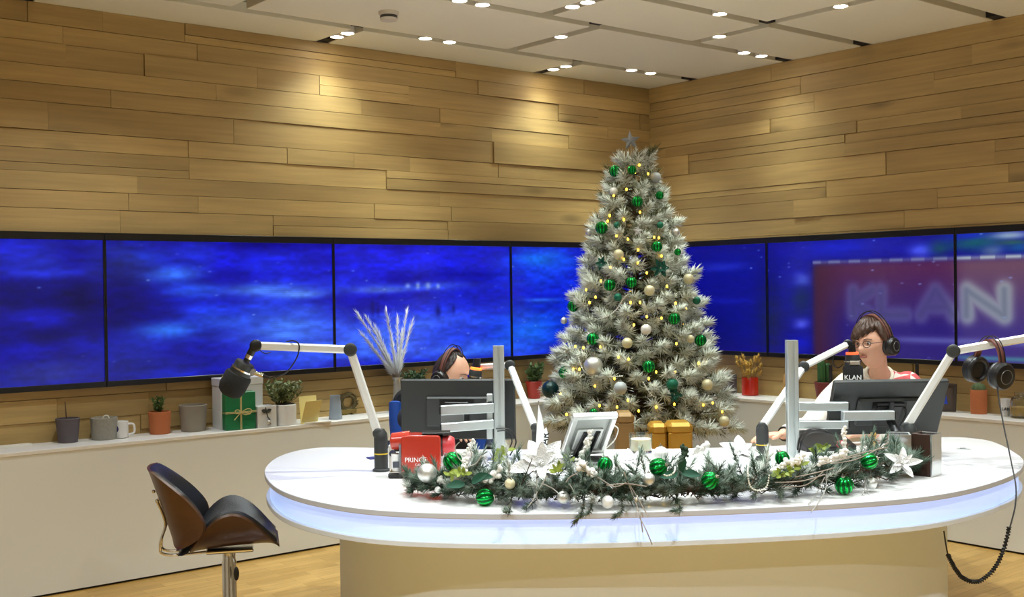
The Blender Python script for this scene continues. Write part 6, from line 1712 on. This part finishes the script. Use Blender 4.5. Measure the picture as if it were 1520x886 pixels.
# ------------------------------------------------------------------ fir garland along the front of the desk
FIR = mat('dark_fir_needles', (44, 66, 48), .8, var=.25, scale=20)
FIR2 = mat('frosted_fir_needles', (112, 126, 112), .85, var=.2, scale=20)
FIR3 = mat('snowy_fir_needles', (190, 194, 184), .9, var=.12, scale=20)
GLP = [(618, 734), (680, 741), (760, 747), (850, 751), (950, 750), (1050, 746), (1150, 739), (1250, 727), (1330, 711), (1364, 702)]
gl = [at(x, y, DZ) for x, y in GLP]
gc = catmull([p + V((0, .0, .05)) for p in gl], 12)
def glv(u):
    for i in range(len(gc) - 1):
        if gc[i].x <= u <= gc[i + 1].x: return gc[i].y
    return gc[0].y if u < gc[0].x else gc[-1].y
gar = thing('fir_garland', 'long frosted fir garland lying along the front edge of the white desk', 'garland', (0.55, 4.0, DZ))
mb = MB(); mb.tube(gc, .010, 8); mb.build('stem', BARK, gar)
parts = []; tw = MB()
def rest(pr):
    """needles that would dip into the desk lie along its top instead"""
    bb, dd, ll, ww, kk = pr
    dn = dd / np.linalg.norm(dd, axis=1, keepdims=True); bb = bb.copy(); bb[:, 2] = np.maximum(bb[:, 2], DZ + .004)
    low = bb[:, 2] + dn[:, 2] * ll < DZ + .003
    dn[low, 2] = (DZ + .003 - bb[low, 2]) / ll[low]
    return bb, dn, ll, ww, kk
NG = 700
for i in range(NG):
    t = (i + R_.random()) / NG; p = gc[int(t * (len(gc) - 1))]
    taper = min(1, t / .16 + .18, (1 - t) / .16 + .25)
    an = R_.uniform(-.15, PI + .15)                      # round the bunch from front to back, over the top
    fw = V((R_.gauss(0, .7), -math.cos(an), max(-.15, math.sin(an)) * .75)).normalized()
    reach = R_.uniform(.05, .14) * taper * (1 if math.cos(an) < .5 else .8)
    b0 = p + V((R_.gauss(0, .02), R_.gauss(0, .02), R_.uniform(-.03, .02))); e = b0 + fw * reach
    b0.z = max(b0.z, DZ + .012); e.z = max(e.z, DZ + .016)
    tw.tube([p, b0, e], [.003, .0025, .0015], 5)
    k = R_.random(); mi = 0 if k < .66 else (1 if k < .94 else 2)
    dv = (e - b0).normalized()
    parts.append(rest(tuft(b0 + dv * (reach * .3), dv, reach * .8, 62, .036, .0027, mi, (.3, 1.05))))
    parts.append(rest(tuft(b0 + dv * (reach * .5), dv, reach * .6, 16, .034, .0024, 1, (.3, .9))))
# a few sprigs that hang over the edge of the desk
for (x0, y0, x1, y1) in ((868, 742, 855, 772), (880, 742, 866, 764), (922, 744, 918, 763), (1003, 744, 1006, 758), (760, 742, 752, 757)):
    a = at(x0, y0 - 10, DZ + .03); m_ = V((0, 0, 0)); e = atv(x1, y1, 3.785 if x1 > 800 else 3.80); m_ = V(((a.x + e.x) / 2, 3.80, DZ + .014))
    Q = catmull([a, m_, e], 5); tw.tube(Q, .002, 5)
    for j in range(2, len(Q) - 1): parts.append(tuft(Q[j], Q[j + 1] - Q[j], .02, 26, .024, .0024, 0 if j % 3 else 1, (.3, .9)))
tw.build('twigs', BARK, gar); GAR_PARTS = parts; GOUT = np.array((0, -.86, .51))

def gpt(px, py, h, dv=0.0):
    """point above the desk, h over its top, seen at that spot"""
    p = at(px, py, DZ + h); return p + V((0, 0, 0)) if not dv else atv(px, py, p.y + dv)
def gpos(px, py, r, fwd=.075):
    p = atv(px, py, glv((px - 760) * 4.0 / F) - fwd)
    if p.z < DZ + r * .97: p = at(px, py, DZ + r * .97)
    if p.z > DZ + .135: p = at(px, py, DZ + .135)
    return p
GB = [
 (634, 702, 14.5, 'silver', .06, 'largest silver ball at the left end of the garland before the red machine', (0, .2, 1)),
 (672, 685, 14, 'green', .10, 'ribbed green bauble nearest the red coffee machine, top left of the garland', (-.6, -.3, .7)),
 (720, 738, 13, 'green', .04, 'ribbed green bauble at the front left of the garland, near the desk edge', (1, -.1, .15)),
 (836, 738, 9.5, 'silver', .035, 'silver ball at the front of the garland right of the silver poinsettia', (0, .1, 1)),
 (898, 690, 11.5, 'green', .095, 'ribbed green bauble on top of the garland below the silver-backed display', (.3, -.1, 1)),
 (757, 718, 8, 'cream', .06, 'champagne ball tucked under the left petals of the silver poinsettia', (0, .2, 1)),
 (902, 745, 9.5, 'pearl', .03, 'white ball resting on the desk edge under the middle of the garland', (0, .2, 1)),
 (963, 711, 9.5, 'silver', .075, 'silver ball in the middle of the garland below a green bauble', (0, .2, 1)),
 (981, 674, 11.5, 'pearl', .115, 'white ball on top of the garland right of the candle', (0, .2, 1)),
 (977, 693, 13, 'green', .095, 'ribbed green bauble below the white ball right of the candle', (.8, -.5, .3)),
 (1054, 713, 13, 'green', .07, 'ribbed green bauble right of the middle of the garland', (.6, -.6, .5)),
 (1161, 680, 10.5, 'green', .10, 'ribbed green bauble at the foot of the right monitor post', (-.3, -.2, 1)),
 (1253, 720, 13.5, 'green', .055, 'ribbed green bauble at the front right of the garland', (-.2, -.3, 1)),
 (1290, 684, 12, 'green', .095, 'ribbed green bauble under the pale wooden strip', (1, -.3, .4)),
 (1293, 717, 9, 'silver', .05, 'silver ball right of the front right green bauble', (0, .2, 1)),
 (650, 727, 5, 'pearl', .03, 'small white ball low at the left end of the garland', (0, .2, 1))]
for px, py, r, kind, h, label, up in GB:
    c = gpos(px, py, r * 4.0 / F); ZGAR.append((np.array(c), GOUT, r * c.y / F * 1.02)); bauble(c, r * c.y / F, kind, label, 'baubles in the desk garland', up)
PET = mat('silver_glitter_petal', (246, 247, 250), .45, .12, var=.16, bump=.9, scale=190)
PETW = mat('white_glitter_petal', (236, 236, 236), .5, .1, var=.08, bump=.4, scale=260)
poinsettia(gpos(803, 690, .02, .185), (.02, -.85, .55), .13, PET, 'large silver glitter poinsettia on the garland before the white pennant', seed=11, n1=6, n2=5, wid=.46)
poinsettia(gpos(1098, 672, .02, .09), (.1, -.6, .8), .085, PETW, 'white poinsettia on the garland left of the right microphone base', seed=12, n1=5, n2=4, wid=.6)
poinsettia(gpos(1338, 688, .02, .09), (.1, -1, .5), .075, PET, 'silver poinsettia before the mirror-faced box at the right end', seed=13, n1=5, n2=4, wid=.42)
poinsettia(gpos(940, 684, .02, .09), (-.1, -.5, 1), .060, PETW, 'small white poinsettia on the garland below the candle', seed=14, n1=6, n2=4, wid=.4)
DGREEN = mat('dark_green_velvet', (16, 70, 50), .8, var=.15)
def satin_leaf(pts, label, seed):
    t = thing('fabric_leaves', label, 'fabric leaf', gpt(*pts[0][:2], .07), group='dark green fabric leaves'); r_ = random.Random(seed)
    for (px, py, h, dx, dz, L) in pts:
        mb = MB(); mb.leaf(gpos(px, py, .02, .11), (dx, -.35, dz), (0, -1, .8), L, L * .55, -.1, .3, 9, 5, wave=.05); mb.build('leaf', DGREEN, t, 60)
satin_leaf([(700, 716, .075, .5, .35, .075), (690, 718, .07, -.7, .0, .07), (708, 708, .08, .9, .1, .06)], 'dark green fabric leaves at the left of the garland above the front green bauble', 1)
satin_leaf([(1012, 702, .095, 1, -.05, .065), (1010, 699, .095, .1, .4, .055), (1006, 703, .09, -1, -.1, .065)], 'dark green fabric leaves in the middle of the garland', 2)
YG = mat('yellow_green_leaf', (142, 158, 66), .6, var=.2)
def sprig(pts, m, label, name, cat, L=.03, n=26, seed=1):
    t = thing(name, label, cat, gpt(*pts[0], .06)); r_ = random.Random(seed); mb = MB(); lf = MB()
    P = catmull([gpos(x, y, .02, .09) for i, (x, y) in enumerate(pts)], 10); mb.tube(P, .002, 6); mb.build('stem', LEAF_DARK, t)
    for k in range(n): lf.leaf(P[r_.randrange(len(P))], (r_.gauss(0, 1), -.3 + r_.gauss(0, .5), r_.gauss(.3, .7)), (r_.gauss(0, .3), -1, .6), L * r_.uniform(.7, 1.2), L * .5, .1, .2, 5, 3)
    lf.build('leaves', m, t)
sprig([(665, 706), (680, 700), (692, 704)], YG, 'yellow-green sprig under the top left green bauble', 'leaf_sprig', 'sprig', seed=2)
sprig([(740, 682), (745, 672), (754, 668)], YG, 'yellow-green sprig left of the silver poinsettia', 'leaf_sprig', 'sprig', seed=3)
sprig([(826, 700), (836, 688), (848, 682)], YG, 'yellow-green sprig right of the silver poinsettia', 'leaf_sprig', 'sprig', seed=4)
sprig([(1150, 708), (1168, 700), (1190, 690)], YG, 'yellow-green sprig at the foot of the right monitor post', 'leaf_sprig', 'sprig', seed=5)
sprig([(1205, 672), (1212, 668), (1226, 664)], YG, 'yellow-green sprig right of the right monitor post', 'leaf_sprig', 'sprig', seed=6)
# frosted pods and twigs
def frost_twig(pts, label, h0=.07, r=.004, pods=0, seed=1, m=WHITE_FLOCK, name='frosted_twig', rise=True):
    r_ = random.Random(seed); p0 = gpos(pts[0][0], pts[0][1], .02, .06); P = [p0] + [atv(x, y, p0.y + .012 * i) for i, (x, y) in enumerate(pts[1:])]
    Q = catmull(P, 10); t = thing(name, label, 'twig', p0, group='frosted twigs in the garland')
    mb = MB(); mb.tube(Q, [r * (1 - .4 * i / len(Q)) * r_.uniform(.8, 1.25) for i in range(len(Q))], 7); mb.build('stem', m, t)
    if pods:
        mb = MB()
        for k in range(pods * 3): q = Q[min(len(Q) - 1, int((k + .5) / pods / 3 * len(Q)))]; mb.ball(q + V((r_.gauss(0, r * .8), r_.gauss(0, r * .8), r_.gauss(0, r * .8))), r * r_.uniform(.7, 1.5), 8, 6)
        mb.build('snow_clumps', m, t)
frost_twig([(858, 690), (864, 674), (872, 658), (876, 644)], 'white frosted twig standing up before the silver-backed display', .09, .0055, 22, 1)
frost_twig([(1248, 680), (1254, 664), (1252, 648), (1253, 634)], 'white frosted twig standing up beside the black control panel', .08, .005, 18, 2)
frost_twig([(676, 712), (686, 702), (690, 690), (689, 680)], 'white frosted twig below the top left green bauble', .08, .006, 12, 3)
frost_twig([(686, 676), (694, 668), (702, 656)], 'white frosted twig between the red machine and the left monitor', .11, .0055, 10, 4)
frost_twig([(650, 712), (664, 716), (678, 712)], 'thick white frosted twig beside the largest silver ball', .06, .007, 12, 5)
frost_twig([(722, 712), (734, 704), (740, 694)], 'lumpy white frosted twig left of the poinsettia petals', .08, .007, 12, 6)
frost_twig([(1030, 672), (1042, 664), (1050, 658)], 'short thick white frosted twig behind the middle of the garland', .10, .008, 6, 7)
frost_twig([(1150, 700), (1168, 688), (1190, 680)], 'white frosted twig lying across the garland at the right post', .085, .007, 16, 8)
frost_twig([(1216, 686), (1236, 680), (1256, 670)], 'white frosted twig lying right of the right monitor post', .09, .007, 16, 9)
frost_twig([(880, 704), (868, 692), (860, 690)], 'white flocked clump left of the ribbed bauble under the display', .085, .0075, 12, 10)
frost_twig([(1012, 690), (1016, 676), (1015, 664)], 'small upright dark fir tip behind the middle of the garland', .095, .006, 14, 11, FIR, 'fir_tip')
def curls(pts_list, label, seed, h0=.06, m=TWIG):
    r_ = random.Random(seed); p0 = gpt(*pts_list[0][0], h0); t = thing('curly_twigs', label, 'twigs', p0, group='curly twigs in the garland')
    for pts in pts_list:
        a = gpos(*pts[0], .02, .10); P = [a] + [atv(x, y, a.y - .006 * i + r_.gauss(0, .004)) for i, (x, y) in enumerate(pts[1:])]
        P = [q if q.z > DZ + .004 else (at(x, y, DZ + .004) if at(x, y, DZ + .004).y > 3.84 else atv(x, y, 3.785)) for q, (x, y) in zip(P, pts)]
        mb = MB(); mb.tube(catmull(P, 8), .0019, 5); mb.build('twig', m, t)
SILV = mat('silvery_twig', (178, 176, 172), .5, .3, var=.2)
curls([[(690, 690), (680, 678), (676, 664), (682, 656)], [(694, 690), (700, 676), (696, 662)], [(690, 694), (706, 688), (716, 676), (722, 682)], [(690, 684), (712, 676), (722, 690)]], 'tangle of silvery curly twigs above the left end of the garland', 1, .09, SILV)
curls([[(806, 718), (822, 726), (832, 736)], [(845, 718), (852, 730), (854, 742)], [(812, 706), (800, 726), (790, 744), (782, 754)], [(796, 712), (797, 738), (802, 754)]], 'silvery curly twigs round the ball right of the silver poinsettia', 2, .07, SILV)
curls([[(920, 690), (930, 716), (934, 740), (956, 780), (968, 808)], [(926, 700), (940, 736), (950, 766), (954, 790)], [(930, 712), (946, 738), (962, 766)]], 'long thin twig trailing from the garland over the glowing band', 3, .085, TWIG)
curls([[(1180, 708), (1210, 702), (1240, 694)], [(1150, 716), (1190, 714), (1225, 704)], [(1160, 722), (1196, 720), (1222, 700)], [(1218, 690), (1250, 682), (1278, 676)], [(1236, 688), (1270, 682), (1300, 668), (1320, 656)], [(1240, 684), (1280, 672), (1318, 664)]], 'bundle of grey curly twigs on the right half of the garland', 4, .085, TWIG)
curls([[(1226, 704), (1226, 724), (1216, 744), (1204, 760)], [(1224, 708), (1212, 732), (1200, 748)], [(1282, 706), (1284, 724), (1280, 734)], [(1284, 708), (1288, 726), (1290, 734)]], 'pale curly twigs hanging at the front right of the garland', 5, .06, SILV)
curls([[(870, 700), (890, 710), (912, 722), (930, 716)], [(900, 720), (930, 718), (960, 722)], [(840, 716), (846, 708), (858, 702)]], 'grey curly twigs in the middle of the garland', 6, .085, TWIG)
beads([gpos(x, y, .004, .14) for x, y, h in ((1112, 684, .10), (1110, 702, .08), (1114, 722, .06), (1126, 728, .05), (1138, 722, .06), (1142, 704, .08))], .0031, 'loop of pale beads on the garland below the white poinsettia')
beads([gpos(x, y, .004, .14) for x, y, h in ((1002, 688, .10), (1001, 700, .085), (992, 706, .08), (984, 704, .08))], .0031, 'short string of pale beads beside the middle green bauble')

needle_mesh('needles', clear_of(TREE_PARTS, ZTREE), [FLOCK, FLOCK2, OLIVE], tree, 'stuff')
needle_mesh('needles', clear_of(GAR_PARTS, ZGAR), [FIR, FIR2, FIR3], gar, 'stuff')
